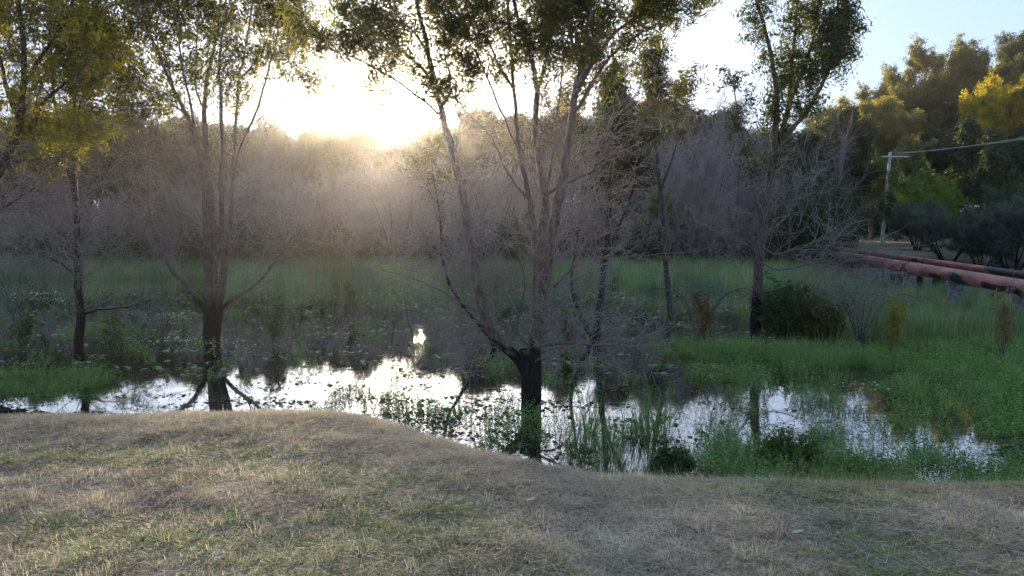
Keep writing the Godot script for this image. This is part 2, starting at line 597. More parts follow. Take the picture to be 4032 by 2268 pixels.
func main_trees() -> void:
	var bark := Color(0.27, 0.215, 0.185)
	var grey := Color(0.24, 0.2, 0.18)
	var sp := sprig(1, 16, 0.115, 0.022, 0.26, 0.9)
	var sp_round := sprig(2, 14, 0.085, 0.034, 0.3, 0.2)
	var long := LIVE.duplicate()
	long.wig = 0.24

	# ---- the near multi-stemmed tree with the burnt foot
	var r := dice(101)
	var b := Vector3(0.32, 0.00, -12.06)
	var t := thing("multi_stemmed_tree", "nearest tree, grey trunk burnt black at its foot, forking low over the water", "tree", b)
	var w := start_wood(b, bark)
	w.burnt_below = 0.95
	var tw := start_wood(b, Color(0.14, 0.11, 0.095))
	var tips := []
	limb(w, r, [Vector3(0.32, -0.34, -12.06), Vector3(0.32, -0.00, -12.06), Vector3(0.32, 0.33, -12.06), Vector3(0.31, 0.64, -12.06), Vector3(0.30, 0.87, -12.06)], 0.158, 0.185, 12, 0.006)
	var limb_l := limb(w, r, [Vector3(0.28, 0.40, -12.06), Vector3(0.12, 0.68, -12.06), Vector3(-0.13, 0.93, -12.06), Vector3(-0.34, 1.20, -11.96), Vector3(-0.47, 1.55, -11.86), Vector3(-0.54, 1.95, -11.76), Vector3(-0.60, 2.39, -11.76), Vector3(-0.69, 2.77, -11.76), Vector3(-0.76, 3.21, -11.86), Vector3(-0.87, 3.73, -12.06), Vector3(-0.99, 4.23, -12.06), Vector3(-1.12, 4.67, -12.06), Vector3(-1.23, 5.14, -12.26), Vector3(-1.35, 5.67, -12.36), Vector3(-1.46, 6.17, -12.36), Vector3(-1.56, 6.67, -12.36), Vector3(-1.62, 7.29, -12.36)], 0.1, 0.028, 9)
	var limb_r := limb(w, r, [Vector3(0.31, 0.57, -12.06), Vector3(0.35, 0.87, -12.06), Vector3(0.44, 1.26, -12.06), Vector3(0.51, 1.79, -12.06), Vector3(0.58, 2.32, -11.96), Vector3(0.66, 2.77, -11.86), Vector3(0.73, 3.27, -11.76), Vector3(0.81, 3.70, -11.66), Vector3(0.87, 4.13, -11.66), Vector3(0.93, 4.54, -11.56), Vector3(0.96, 4.90, -11.56), Vector3(1.05, 5.24, -11.46), Vector3(1.12, 5.69, -11.36), Vector3(1.16, 6.12, -11.26), Vector3(1.19, 6.74, -11.26)], 0.12, 0.028, 10)
	var limb_m := limb(w, r, [Vector3(0.42, 1.39, -12.10), Vector3(0.42, 2.04, -12.20), Vector3(0.46, 2.56, -12.30), Vector3(0.54, 3.06, -12.40), Vector3(0.55, 3.42, -12.50), Vector3(0.50, 3.82, -12.60), Vector3(0.42, 4.23, -12.70), Vector3(0.40, 4.71, -12.80), Vector3(0.43, 5.19, -12.90), Vector3(0.35, 5.67, -13.00), Vector3(0.23, 6.10, -13.10), Vector3(0.07, 6.59, -13.20), Vector3(-0.02, 7.22, -13.30)], 0.095, 0.025, 9)
	var limb_n := limb(w, r, [Vector3(0.43, 2.56, -12.40), Vector3(0.34, 3.09, -12.40), Vector3(0.28, 3.42, -12.40), Vector3(0.22, 3.68, -12.40), Vector3(0.13, 4.16, -12.60), Vector3(0.08, 4.63, -12.70), Vector3(0.03, 5.21, -12.80), Vector3(-0.02, 5.94, -13.00), Vector3(-0.07, 6.79, -13.20), Vector3(-0.09, 7.35, -13.30)], 0.052, 0.02, 7)
	var more := []
	for q in [
		[[Vector3(0.96, 4.89, -11.50), Vector3(1.13, 5.19, -11.50), Vector3(1.34, 5.54, -11.50), Vector3(1.60, 5.89, -11.70), Vector3(1.85, 6.06, -11.70), Vector3(2.17, 6.30, -11.80), Vector3(2.55, 6.60, -11.90)], 0.042],
		[[Vector3(0.93, 4.61, -11.60), Vector3(1.13, 4.88, -11.80), Vector3(1.34, 5.28, -12.00), Vector3(1.55, 5.57, -12.20), Vector3(1.90, 5.93, -12.40), Vector3(2.43, 6.24, -12.50), Vector3(2.97, 6.62, -12.60)], 0.036],
		[[Vector3(0.42, 5.12, -12.90), Vector3(0.52, 5.45, -12.90), Vector3(0.61, 5.88, -12.90), Vector3(0.67, 6.31, -12.90), Vector3(0.75, 6.83, -12.90), Vector3(0.78, 7.35, -12.90)], 0.036],
		[[Vector3(-1.17, 4.80, -12.10), Vector3(-1.02, 4.99, -12.10), Vector3(-1.00, 5.30, -12.10), Vector3(-1.08, 5.68, -12.10), Vector3(-1.07, 6.11, -12.10), Vector3(-1.06, 6.66, -12.10)], 0.026],
		[[Vector3(-1.23, 5.15, -12.30), Vector3(-1.47, 5.47, -12.30), Vector3(-1.76, 5.72, -12.30), Vector3(-2.11, 5.97, -12.30), Vector3(-2.56, 6.22, -12.30), Vector3(-2.94, 6.47, -12.30)], 0.028],
		[[Vector3(-1.12, 4.66, -12.00), Vector3(-1.44, 4.91, -12.00), Vector3(-1.73, 5.12, -11.80), Vector3(-2.06, 5.31, -11.60), Vector3(-2.46, 5.48, -11.50), Vector3(-2.83, 5.58, -11.40)], 0.028],
		[[Vector3(-1.33, 5.64, -12.50), Vector3(-1.56, 6.02, -12.50), Vector3(-1.88, 6.34, -12.50), Vector3(-2.13, 6.72, -12.50), Vector3(-2.32, 7.09, -12.50)], 0.028],
		[[Vector3(0.37, 3.22, -12.30), Vector3(0.08, 3.55, -12.30), Vector3(-0.12, 3.86, -12.10), Vector3(-0.24, 4.16, -12.00), Vector3(-0.40, 4.40, -11.90), Vector3(-0.67, 4.64, -11.80), Vector3(-0.86, 4.88, -11.80)], 0.026],
		[[Vector3(0.13, 4.15, -12.50), Vector3(-0.12, 4.67, -12.50), Vector3(-0.32, 5.12, -12.50), Vector3(-0.51, 5.57, -12.50), Vector3(-0.74, 6.02, -12.50), Vector3(-0.90, 6.46, -12.50)], 0.026],
		[[Vector3(0.03, 5.21, -12.80), Vector3(-0.26, 5.70, -12.80), Vector3(-0.42, 6.09, -12.80), Vector3(-0.59, 6.55, -12.80), Vector3(-0.65, 7.06, -12.80)], 0.022],
		[[Vector3(0.57, 3.41, -12.20), Vector3(0.84, 3.58, -11.90), Vector3(1.20, 3.73, -11.70), Vector3(1.42, 3.87, -11.50), Vector3(1.70, 4.13, -11.40), Vector3(2.04, 4.48, -11.30), Vector3(2.43, 4.87, -11.20)], 0.024],
		[[Vector3(1.04, 5.23, -11.40), Vector3(0.91, 5.64, -11.40), Vector3(0.82, 6.04, -11.40), Vector3(0.78, 6.56, -11.40)], 0.024],
		[[Vector3(0.53, 3.35, -12.20), Vector3(0.66, 3.99, -12.20), Vector3(0.72, 4.56, -12.20), Vector3(0.78, 5.13, -12.20), Vector3(0.83, 5.70, -12.20), Vector3(0.78, 6.26, -12.20)], 0.026],
	]:
		more.append(limb(w, r, q[0], q[1], 0.01, 6))
	for q in [limb_l, limb_r, limb_m, limb_n]:
		branches_on(tw, r, q, 0.66, 1.0, 11, 0.75, 0.012, 2, long, tips)
	for q in more:
		branches_on(tw, r, q, 0.3, 1.0, 9, 0.5, 0.008, 2, long, tips)
	part("trunk", w.mesh(), M.bark, t)
	part("branches", tw.mesh(), M.twig, t)
	var l := leaf_out(dice(102), tips, 1, 0.08, 0.8, 1.05, b, Color(0.06, 0.07, 0.026), Color(0.19, 0.165, 0.04), 4.75, 0.5, 0.68)
	scatter("crown", sp, M.leaf, l[0], l[1], t)
	var low1 := limb(w, r, [Vector3(0.37, 0.87, -12.00), Vector3(0.60, 0.97, -12.00), Vector3(0.97, 1.05, -11.70), Vector3(1.31, 1.06, -11.40), Vector3(1.66, 1.11, -11.20), Vector3(2.00, 1.22, -11.10)], 0.032, 0.008, 6)
	var low2 := limb(w, r, [Vector3(0.40, 0.80, -12.00), Vector3(0.68, 0.88, -12.20), Vector3(0.96, 0.87, -12.50), Vector3(1.19, 1.09, -12.80), Vector3(1.49, 1.41, -13.00)], 0.026, 0.006, 6)
	var low3 := limb(w, r, [Vector3(0.29, 0.93, -12.00), Vector3(0.14, 1.08, -12.00), Vector3(0.08, 1.32, -11.90), Vector3(0.16, 1.62, -11.80), Vector3(0.20, 2.02, -11.70), Vector3(0.12, 2.40, -11.60)], 0.024, 0.008, 6)
	var low4 := limb(w, r, [Vector3(0.69, 1.91, -12.00), Vector3(0.85, 2.10, -11.90), Vector3(1.06, 2.30, -11.80)], 0.022, 0.012, 6)
	var low5 := limb(w, r, [Vector3(-0.44, 1.47, -12.00), Vector3(-0.85, 1.63, -12.30), Vector3(-1.27, 1.85, -12.50), Vector3(-1.71, 1.99, -12.80), Vector3(-2.30, 2.12, -13.00)], 0.02, 0.006, 5)
	var w3 := start_wood(b, Color(0.14, 0.115, 0.105))
	for q in [[low1, 0.032], [low2, 0.026], [low3, 0.024], [low4, 0.022], [low5, 0.02]]:
		var rs := PackedFloat32Array()
		var ln: PackedVector3Array = q[0]
		for i in ln.size():
			rs.append(lerpf(q[1], 0.006, float(i) / (ln.size() - 1)))
		w3.tube(ln, rs, 6)
	part("bare_limbs", w3.mesh(), M.twig, t)
	add_dead(t, b, r, [
		[limb_r, 0.05, 0.6, 36, 1.5, 0.012, 2, Vector3(0.35, 0, 0.2)], [limb_l, 0.08, 0.6, 34, 1.3, 0.011, 2, Vector3(-0.3, 0, 0.1)], [limb_m, 0.0, 0.5, 22, 1.3, 0.011, 2, Vector3.ZERO],
		[low1, 0.2, 1.0, 22, 0.9, 0.008, 2, Vector3(0, 0.2, 0)], [low2, 0.2, 1.0, 16, 0.9, 0.008, 2, Vector3.ZERO], [low3, 0.2, 1.0, 6, 0.6, 0.006, 2, Vector3.ZERO], [low5, 0.2, 1.0, 16, 0.8, 0.006, 2, Vector3.ZERO]], grey)

	# ---- the broad tree on the left, fan of straight stems
	r = dice(201)
	b = Vector3(-7.30, 0.00, -17.80)
	t = thing("multi_stemmed_tree", "broad tree left of the sun, many upright stems fanning from one burnt foot", "tree", b)
	w = start_wood(b, bark)
	w.burnt_below = 1.05
	tw = start_wood(b, Color(0.14, 0.11, 0.095))
	tips = []
	limb(w, r, [Vector3(-7.31, -0.20, -17.80), Vector3(-7.30, 0.15, -17.80), Vector3(-7.26, 0.58, -17.80), Vector3(-7.23, 0.91, -17.80)], 0.178, 0.24, 12, 0.006)
	var st := []
	for q in [
		[[Vector3(-7.34, 0.63, -17.80), Vector3(-7.36, 1.41, -17.80), Vector3(-7.35, 2.08, -17.80), Vector3(-7.31, 2.94, -17.70), Vector3(-7.26, 3.78, -17.60), Vector3(-7.32, 4.34, -17.60), Vector3(-7.40, 4.97, -17.50), Vector3(-7.52, 5.41, -17.40), Vector3(-7.73, 5.94, -17.30), Vector3(-7.91, 6.45, -17.20), Vector3(-8.06, 6.96, -17.10), Vector3(-8.26, 7.45, -17.00), Vector3(-8.47, 8.02, -16.90)], 0.12, 0.03],
		[[Vector3(-7.29, 0.72, -17.90), Vector3(-7.24, 1.59, -17.90), Vector3(-7.25, 2.55, -18.00), Vector3(-7.33, 3.51, -18.10), Vector3(-7.41, 4.19, -18.20), Vector3(-7.48, 4.96, -18.30), Vector3(-7.52, 5.65, -18.40), Vector3(-7.52, 6.09, -18.50), Vector3(-7.41, 6.62, -18.50), Vector3(-7.29, 7.21, -18.60), Vector3(-7.17, 7.87, -18.60), Vector3(-7.11, 8.84, -18.70)], 0.15, 0.03],
		[[Vector3(-7.11, 0.74, -17.70), Vector3(-6.96, 1.61, -17.70), Vector3(-6.88, 2.37, -17.60), Vector3(-6.84, 3.31, -17.50), Vector3(-6.77, 3.95, -17.40), Vector3(-6.68, 4.59, -17.30), Vector3(-6.65, 5.29, -17.20), Vector3(-6.64, 5.87, -17.20), Vector3(-6.63, 6.43, -17.10), Vector3(-6.51, 7.13, -17.10), Vector3(-6.36, 7.97, -17.00), Vector3(-6.32, 8.57, -17.00)], 0.1, 0.028],
		[[Vector3(-7.13, 0.77, -17.90), Vector3(-6.96, 1.59, -17.90), Vector3(-6.89, 2.36, -18.00), Vector3(-6.85, 3.13, -18.10), Vector3(-6.80, 4.09, -18.20), Vector3(-6.74, 5.06, -18.30), Vector3(-6.73, 5.65, -18.40), Vector3(-6.69, 6.43, -18.50), Vector3(-6.56, 7.11, -18.60), Vector3(-6.42, 7.99, -18.70), Vector3(-6.33, 8.97, -18.80)], 0.085, 0.026],
		[[Vector3(-6.82, 4.29, -18.30), Vector3(-6.49, 5.06, -18.30), Vector3(-6.26, 5.54, -18.30), Vector3(-6.05, 6.11, -18.30), Vector3(-5.84, 6.76, -18.30), Vector3(-5.66, 7.42, -18.30), Vector3(-5.57, 8.16, -18.30), Vector3(-5.51, 8.81, -18.30)], 0.05, 0.02],
		[[Vector3(-7.34, 4.38, -17.60), Vector3(-7.43, 5.07, -17.60), Vector3(-7.50, 5.67, -17.60), Vector3(-7.64, 6.35, -17.60), Vector3(-7.71, 7.03, -17.60), Vector3(-7.69, 7.79, -17.60), Vector3(-7.71, 8.50, -17.60)], 0.05, 0.02],
		[[Vector3(-7.38, 0.68, -17.80), Vector3(-7.58, 1.05, -17.80), Vector3(-7.90, 1.45, -17.90), Vector3(-8.22, 1.68, -18.00), Vector3(-8.45, 2.07, -18.00), Vector3(-8.70, 2.55, -18.10), Vector3(-8.82, 3.13, -18.10), Vector3(-8.89, 3.71, -18.20), Vector3(-8.84, 4.29, -18.20), Vector3(-8.78, 4.86, -18.20), Vector3(-8.68, 5.43, -18.20)], 0.095, 0.03],
		[[Vector3(-7.09, 0.81, -17.80), Vector3(-6.64, 1.14, -17.60), Vector3(-6.18, 1.37, -17.40), Vector3(-5.86, 1.64, -17.30), Vector3(-5.53, 2.02, -17.20), Vector3(-5.21, 2.39, -17.10), Vector3(-4.95, 2.71, -17.00)], 0.075, 0.016],
		[[Vector3(-8.84, 3.80, -18.10), Vector3(-8.97, 4.37, -18.10), Vector3(-9.04, 4.94, -18.10), Vector3(-9.08, 5.51, -18.10), Vector3(-9.13, 6.07, -18.10)], 0.035, 0.012],
		[[Vector3(-7.56, 5.43, -17.50), Vector3(-7.92, 5.70, -17.50), Vector3(-8.37, 6.01, -17.50), Vector3(-8.81, 6.38, -17.50), Vector3(-9.25, 6.78, -17.50), Vector3(-9.60, 7.23, -17.50)], 0.034, 0.012],
		[[Vector3(-7.77, 5.95, -17.40), Vector3(-7.93, 6.67, -17.40), Vector3(-8.08, 7.38, -17.40), Vector3(-8.18, 8.08, -17.40)], 0.034, 0.012],
		[[Vector3(-7.44, 5.62, -18.20), Vector3(-7.64, 6.28, -18.20), Vector3(-7.57, 7.02, -18.20), Vector3(-7.49, 7.86, -18.20), Vector3(-7.46, 8.59, -18.20)], 0.036, 0.014],
		[[Vector3(-6.65, 6.41, -18.40), Vector3(-6.26, 6.79, -18.40), Vector3(-5.95, 7.35, -18.40), Vector3(-5.75, 7.82, -18.40), Vector3(-5.44, 8.28, -18.40)], 0.03, 0.012],
		[[Vector3(-7.24, 4.15, -17.60), Vector3(-7.64, 4.52, -17.60), Vector3(-8.00, 4.89, -17.60), Vector3(-8.41, 5.15, -17.60), Vector3(-8.91, 5.35, -17.60)], 0.026, 0.01],
		[[Vector3(-6.65, 4.98, -18.00), Vector3(-6.07, 5.40, -18.00), Vector3(-5.58, 5.82, -18.00), Vector3(-5.28, 6.43, -18.00), Vector3(-5.12, 7.07, -18.00)], 0.024, 0.008],
	]:
		st.append(limb(w, r, q[0], q[1] * 0.72, q[2] * 0.72, 8))
	for i in st.size():
		if i != 7:
			branches_on(tw, r, st[i], 0.55, 1.0, 13, 0.75, 0.012, 2, long, tips)
	part("trunk", w.mesh(), M.bark, t)
	part("branches", tw.mesh(), M.twig, t)
	l = leaf_out(dice(202), tips, 1, 0.16, 0.35, 1.15, b, Color(0.06, 0.075, 0.024), Color(0.2, 0.19, 0.03), 4.9, 1.6, 0.75)
	scatter("crown", sp_round, M.leaf, l[0], l[1], t)
	add_dead(t, b, r, [
		[st[0], 0.05, 0.5, 18, 1.9, 0.014, 2, Vector3(-0.3, -0.1, 0.2)], [st[1], 0.05, 0.5, 14, 1.7, 0.014, 2, Vector3.ZERO], [st[3], 0.05, 0.5, 18, 1.9, 0.014, 2, Vector3(0.4, -0.1, 0)],
		[st[6], 0.1, 0.8, 22, 1.6, 0.013, 2, Vector3(-0.2, 0, 0)], [st[7], 0.2, 1.0, 24, 1.5, 0.013, 2, Vector3(0.2, 0.1, 0)]], grey)

	# ---- slender tree further left
	r = dice(301)
	b = Vector3(-9.62, 0.00, -16.21)
	t = thing("slender_tree", "slender dark tree left of the broad tree, thin straight trunk burnt below", "tree", b)
	w = start_wood(b, Color(0.1, 0.085, 0.075))
	w.burnt_below = 1.3
	tw = start_wood(b, Color(0.1, 0.085, 0.075))
	tips = []
	st = []
	for q in [
		[[Vector3(-9.62, -0.18, -16.20), Vector3(-9.59, 0.31, -16.20), Vector3(-9.52, 0.85, -16.20), Vector3(-9.54, 1.38, -16.20), Vector3(-9.53, 1.90, -16.20), Vector3(-9.49, 2.60, -16.20), Vector3(-9.49, 3.29, -16.20), Vector3(-9.50, 3.89, -16.20), Vector3(-9.46, 4.49, -16.20), Vector3(-9.41, 5.08, -16.20), Vector3(-9.40, 5.67, -16.20), Vector3(-9.42, 6.17, -16.20), Vector3(-9.42, 6.66, -16.20)], 0.105, 0.02],
		[[Vector3(-9.54, 3.12, -16.30), Vector3(-9.59, 3.64, -16.30), Vector3(-9.67, 4.07, -16.30), Vector3(-9.74, 4.58, -16.30), Vector3(-9.88, 5.34, -16.30), Vector3(-9.90, 6.14, -16.30), Vector3(-9.90, 6.77, -16.30), Vector3(-9.94, 7.35, -16.30)], 0.05, 0.015],
		[[Vector3(-9.35, 5.06, -16.10), Vector3(-9.19, 5.57, -16.10), Vector3(-9.08, 6.06, -16.10), Vector3(-8.93, 6.56, -16.10), Vector3(-8.83, 6.89, -16.10)], 0.03, 0.01],
		[[Vector3(-9.56, 0.85, -16.20), Vector3(-9.32, 0.97, -16.20), Vector3(-9.01, 1.04, -16.20), Vector3(-8.66, 1.06, -16.20), Vector3(-8.26, 1.13, -16.20)], 0.03, 0.008],
		[[Vector3(-9.46, 1.73, -16.10), Vector3(-9.86, 2.08, -16.10), Vector3(-10.28, 2.25, -16.10), Vector3(-10.79, 2.34, -16.10), Vector3(-11.29, 2.60, -16.10)], 0.03, 0.008],
	]:
		st.append(limb(w, r, q[0], q[1], q[2], 7))
	for i in 3:
		branches_on(tw, r, st[i], 0.3, 1.0, 14, 0.6, 0.01, 2, long, tips)
	part("trunk", w.mesh(), M.bark, t)
	part("branches", tw.mesh(), M.twig, t)
	l = leaf_out(dice(302), tips, 1, 0.14, 0.3, 1.1, b, Color(0.035, 0.055, 0.03), Color(0.12, 0.13, 0.03), 4.0, 1.2, 0.75)
	scatter("crown", sp_round, M.leaf, l[0], l[1], t)
	add_dead(t, b, r, [[st[0], 0.15, 0.55, 46, 2.0, 0.013, 2, Vector3(0, -0.1, 0.2)], [st[3], 0.2, 1.0, 8, 1.0, 0.009, 2, Vector3.ZERO], [st[4], 0.1, 1.0, 14, 1.3, 0.01, 2, Vector3.ZERO]], grey)

	# ---- sun-gilded tree at the left edge
	r = dice(401)
	b = Vector3(-12.07, 0.14, -15.00)
	b.y = 0.0
	t = thing("leaning_tree", "tree leaning in from the left edge, thick with gilded backlit leaves", "tree", b)
	w = start_wood(b, Color(0.1, 0.08, 0.07))
	tw = start_wood(b, Color(0.1, 0.08, 0.07))
	tips = []
	st = []
	for q in [
		[[Vector3(-12.08, -0.02, -15.00), Vector3(-12.00, 0.51, -15.00), Vector3(-11.81, 1.50, -15.00), Vector3(-11.51, 2.31, -15.00), Vector3(-11.05, 3.11, -15.00), Vector3(-10.62, 3.59, -15.00), Vector3(-10.28, 3.98, -15.00), Vector3(-10.01, 4.45, -15.00), Vector3(-9.84, 4.85, -15.00), Vector3(-9.75, 5.31, -15.00), Vector3(-9.68, 5.85, -15.00), Vector3(-9.65, 6.47, -15.00), Vector3(-9.69, 7.08, -15.00), Vector3(-9.72, 7.76, -15.00)], 0.14, 0.035],
		[[Vector3(-10.79, 3.43, -15.00), Vector3(-10.90, 4.22, -15.00), Vector3(-10.92, 5.00, -15.00), Vector3(-10.78, 5.93, -15.00), Vector3(-10.56, 6.85, -15.00), Vector3(-10.43, 7.76, -15.00)], 0.09, 0.03],
		[[Vector3(-10.14, 4.47, -15.20), Vector3(-9.71, 4.87, -15.20), Vector3(-9.45, 5.34, -15.20), Vector3(-9.11, 5.66, -15.20), Vector3(-8.69, 5.97, -15.20), Vector3(-8.35, 6.36, -15.20)], 0.05, 0.012],
		[[Vector3(-9.68, 4.97, -14.80), Vector3(-9.89, 5.51, -14.80), Vector3(-10.00, 6.12, -14.80), Vector3(-10.11, 6.80, -14.80), Vector3(-10.14, 7.55, -14.80)], 0.05, 0.014],
		[[Vector3(-9.91, 5.68, -15.30), Vector3(-9.54, 6.23, -15.30), Vector3(-9.19, 6.69, -15.30), Vector3(-8.93, 7.08, -15.30), Vector3(-8.74, 7.55, -15.30)], 0.045, 0.012],
		[[Vector3(-10.34, 3.99, -15.10), Vector3(-10.01, 4.15, -15.10), Vector3(-9.61, 4.23, -15.10), Vector3(-9.12, 4.27, -15.10), Vector3(-8.71, 4.46, -15.10)], 0.035, 0.01],
		[[Vector3(-11.23, 2.87, -15.00), Vector3(-10.66, 3.03, -15.00), Vector3(-10.08, 3.35, -15.00), Vector3(-9.58, 3.66, -15.00)], 0.045, 0.014],
	]:
		st.append(limb(w, r, q[0], q[1], q[2], 7))
	for i in st.size():
		branches_on(tw, r, st[i], 0.3, 1.0, 15, 0.75, 0.01, 2, long, tips)
	part("trunk", w.mesh(), M.bark, t)
	part("branches", tw.mesh(), M.twig, t)
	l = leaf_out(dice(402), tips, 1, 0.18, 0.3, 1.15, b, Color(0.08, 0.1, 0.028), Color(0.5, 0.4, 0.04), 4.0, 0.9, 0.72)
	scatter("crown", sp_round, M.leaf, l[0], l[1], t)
	add_dead(t, b, r, [[st[0], 0.1, 0.5, 22, 2.2, 0.014, 2, Vector3(0.4, 0, 0)], [st[6], 0.1, 1.0, 14, 1.6, 0.012, 2, Vector3(0.2, -0.2, 0)]], grey)

	# ---- the tall tree on the right
	r = dice(501)
	b = Vector3(6.22, 0.00, -18.71)
	t = thing("tall_tree", "tall narrow tree right of centre, pale trunk burnt black at its foot behind green weeds", "tree", b)
	w = start_wood(b, Color(0.2, 0.155, 0.135))
	w.burnt_below = 1.0
	tw = start_wood(b, Color(0.08, 0.065, 0.055))
	tips = []
	st = []
	for q in [
		[[Vector3(6.21, -0.25, -18.70), Vector3(6.21, 0.51, -18.70), Vector3(6.23, 1.12, -18.70), Vector3(6.24, 1.73, -18.70), Vector3(6.28, 2.34, -18.70), Vector3(6.34, 2.94, -18.70), Vector3(6.45, 3.73, -18.70), Vector3(6.53, 4.52, -18.70), Vector3(6.55, 5.20, -18.70), Vector3(6.57, 5.88, -18.70), Vector3(6.51, 6.46, -18.70), Vector3(6.36, 7.13, -18.70), Vector3(6.17, 7.80, -18.70), Vector3(5.99, 8.37, -18.70), Vector3(5.84, 9.12, -18.70)], 0.145, 0.03],
		[[Vector3(6.54, 4.33, -18.80), Vector3(6.69, 5.02, -18.80), Vector3(6.89, 5.80, -18.80), Vector3(6.94, 6.67, -18.80), Vector3(6.99, 7.44, -18.80), Vector3(7.03, 8.21, -18.80), Vector3(7.05, 9.06, -18.80)], 0.075, 0.025],
		[[Vector3(6.63, 4.71, -18.60), Vector3(6.91, 5.19, -18.60), Vector3(7.29, 5.67, -18.60), Vector3(7.61, 6.25, -18.60), Vector3(7.83, 6.92, -18.60), Vector3(7.90, 7.49, -18.60), Vector3(7.95, 8.15, -18.60), Vector3(7.94, 8.90, -18.60)], 0.06, 0.02],
		[[Vector3(6.96, 5.83, -19.00), Vector3(7.22, 6.52, -19.00), Vector3(7.49, 7.30, -19.00), Vector3(7.61, 8.07, -19.00), Vector3(7.62, 9.03, -19.00)], 0.05, 0.02],
		[[Vector3(6.26, 2.84, -18.50), Vector3(5.99, 3.72, -18.50), Vector3(5.82, 4.50, -18.50), Vector3(5.65, 5.18, -18.50), Vector3(5.48, 5.95, -18.50), Vector3(5.42, 6.43, -18.50)], 0.035, 0.012],
		[[Vector3(7.56, 6.16, -18.60), Vector3(7.83, 6.73, -18.60), Vector3(8.06, 7.30, -18.60), Vector3(8.18, 7.87, -18.60)], 0.03, 0.01],
		[[Vector3(6.20, 1.64, -18.60), Vector3(6.05, 2.09, -18.60), Vector3(5.83, 2.42, -18.60), Vector3(5.60, 2.64, -18.60)], 0.03, 0.012],
	]:
		st.append(limb(w, r, q[0], q[1], q[2], 7))
	for i in 6:
		branches_on(tw, r, st[i], 0.42 if i == 0 else 0.15, 1.0, 17 if i != 4 else 5, 0.38, 0.01, 2, long, tips)
	part("trunk", w.mesh(), M.bark, t)
	part("branches", tw.mesh(), M.twig, t)
	l = leaf_out(dice(502), tips, 1, 0.12, 0.25, 1.15, b, Color(0.035, 0.055, 0.03), Color(0.13, 0.14, 0.045), 2.4, 1.0, 0.72)
	scatter("crown", sp_round, M.leaf, l[0], l[1], t)
	var r1 := limb(tw, r, [Vector3(6.26, 2.34, -18.50), Vector3(6.51, 2.15, -18.30), Vector3(6.92, 2.28, -18.10), Vector3(7.42, 2.38, -17.90), Vector3(7.86, 2.32, -17.80), Vector3(8.30, 2.09, -17.70)], 0.022, 0.006, 5)
	var r2 := limb(tw, r, [Vector3(6.18, 1.95, -18.40), Vector3(6.59, 1.77, -18.20), Vector3(7.09, 1.90, -18.00), Vector3(7.68, 1.98, -17.80), Vector3(8.22, 1.70, -17.70), Vector3(8.84, 1.71, -17.60)], 0.02, 0.006, 5)
	var r3 := limb(tw, r, [Vector3(6.99, 0.65, -18.40), Vector3(7.30, 0.98, -18.20), Vector3(7.70, 1.24, -18.00), Vector3(8.28, 1.26, -17.80), Vector3(8.96, 1.19, -17.60)], 0.02, 0.006, 5)
	var w4 := start_wood(b, Color(0.15, 0.13, 0.12))
	for ln in [r1, r2, r3]:
		var rs := PackedFloat32Array()
		for i in ln.size():
			rs.append(lerpf(0.024, 0.007, float(i) / (ln.size() - 1)))
		w4.tube(ln, rs, 5)
	part("bare_limbs", w4.mesh(), M.twig, t)
	add_dead(t, b, r, [[st[0], 0.12, 0.4, 30, 2.0, 0.012, 2, Vector3(0, 0, 0.2)], [r1, 0.2, 1.0, 20, 1.1, 0.009, 2, Vector3.ZERO], [r2, 0.2, 1.0, 20, 1.1, 0.009, 2, Vector3.ZERO], [r3, 0.1, 1.0, 22, 1.0, 0.009, 2, Vector3.ZERO], [st[6], 0.3, 1.0, 6, 0.8, 0.008, 2, Vector3.ZERO]], grey)

	# ---- trees standing behind the nearest one
	r = dice(601)
	b = Vector3(2.04, 0.00, -17.97)
	t = thing("twin_stemmed_tree", "dark twin-stemmed tree behind the nearest tree, ending in a dense pointed crown", "tree", b)
	w = start_wood(b, Color(0.08, 0.065, 0.06))
	tw = start_wood(b, Color(0.08, 0.065, 0.06))
	tips = []
	st = []
	for q in [
		[[Vector3(2.04, -0.18, -18.00), Vector3(2.09, 0.41, -18.00), Vector3(2.18, 1.19, -18.00), Vector3(2.27, 2.07, -18.00), Vector3(2.33, 2.94, -18.00), Vector3(2.37, 3.70, -18.00), Vector3(2.41, 4.46, -18.00), Vector3(2.43, 5.12, -18.00), Vector3(2.44, 5.78, -18.00), Vector3(2.44, 6.24, -18.00)], 0.1, 0.015],
		[[Vector3(2.00, 0.08, -18.20), Vector3(1.72, 0.58, -18.20), Vector3(1.51, 1.17, -18.20), Vector3(1.47, 1.67, -18.20), Vector3(1.58, 2.35, -18.20), Vector3(1.69, 3.13, -18.20), Vector3(1.81, 3.81, -18.20)], 0.07, 0.015],
		[[Vector3(2.27, 2.07, -18.00), Vector3(2.62, 2.94, -18.00), Vector3(2.90, 3.70, -18.00), Vector3(3.08, 4.46, -18.00), Vector3(3.21, 5.12, -18.00)], 0.045, 0.012],
	]:
		st.append(limb(w, r, q[0], q[1], q[2], 7))
	branches_on(tw, r, st[0], 0.5, 0.72, 11, 0.45, 0.008, 2, long, tips)
	branches_on(tw, r, st[0], 0.66, 0.88, 15, 0.34, 0.008, 2, long, tips)
	branches_on(tw, r, st[0], 0.86, 1.0, 9, 0.2, 0.008, 2, long, tips)
	branches_on(tw, r, st[0], 0.25, 0.65, 10, 0.5, 0.01, 2, long, tips)
	branches_on(tw, r, st[2], 0.3, 1.0, 8, 0.4, 0.008, 2, long, tips)
	finish_tree(t, w, tw, tips, 602, sp_round, 1, 1.1, Color(0.03, 0.05, 0.028), Color(0.07, 0.08, 0.035), 2.6, 1.5, 0.2)
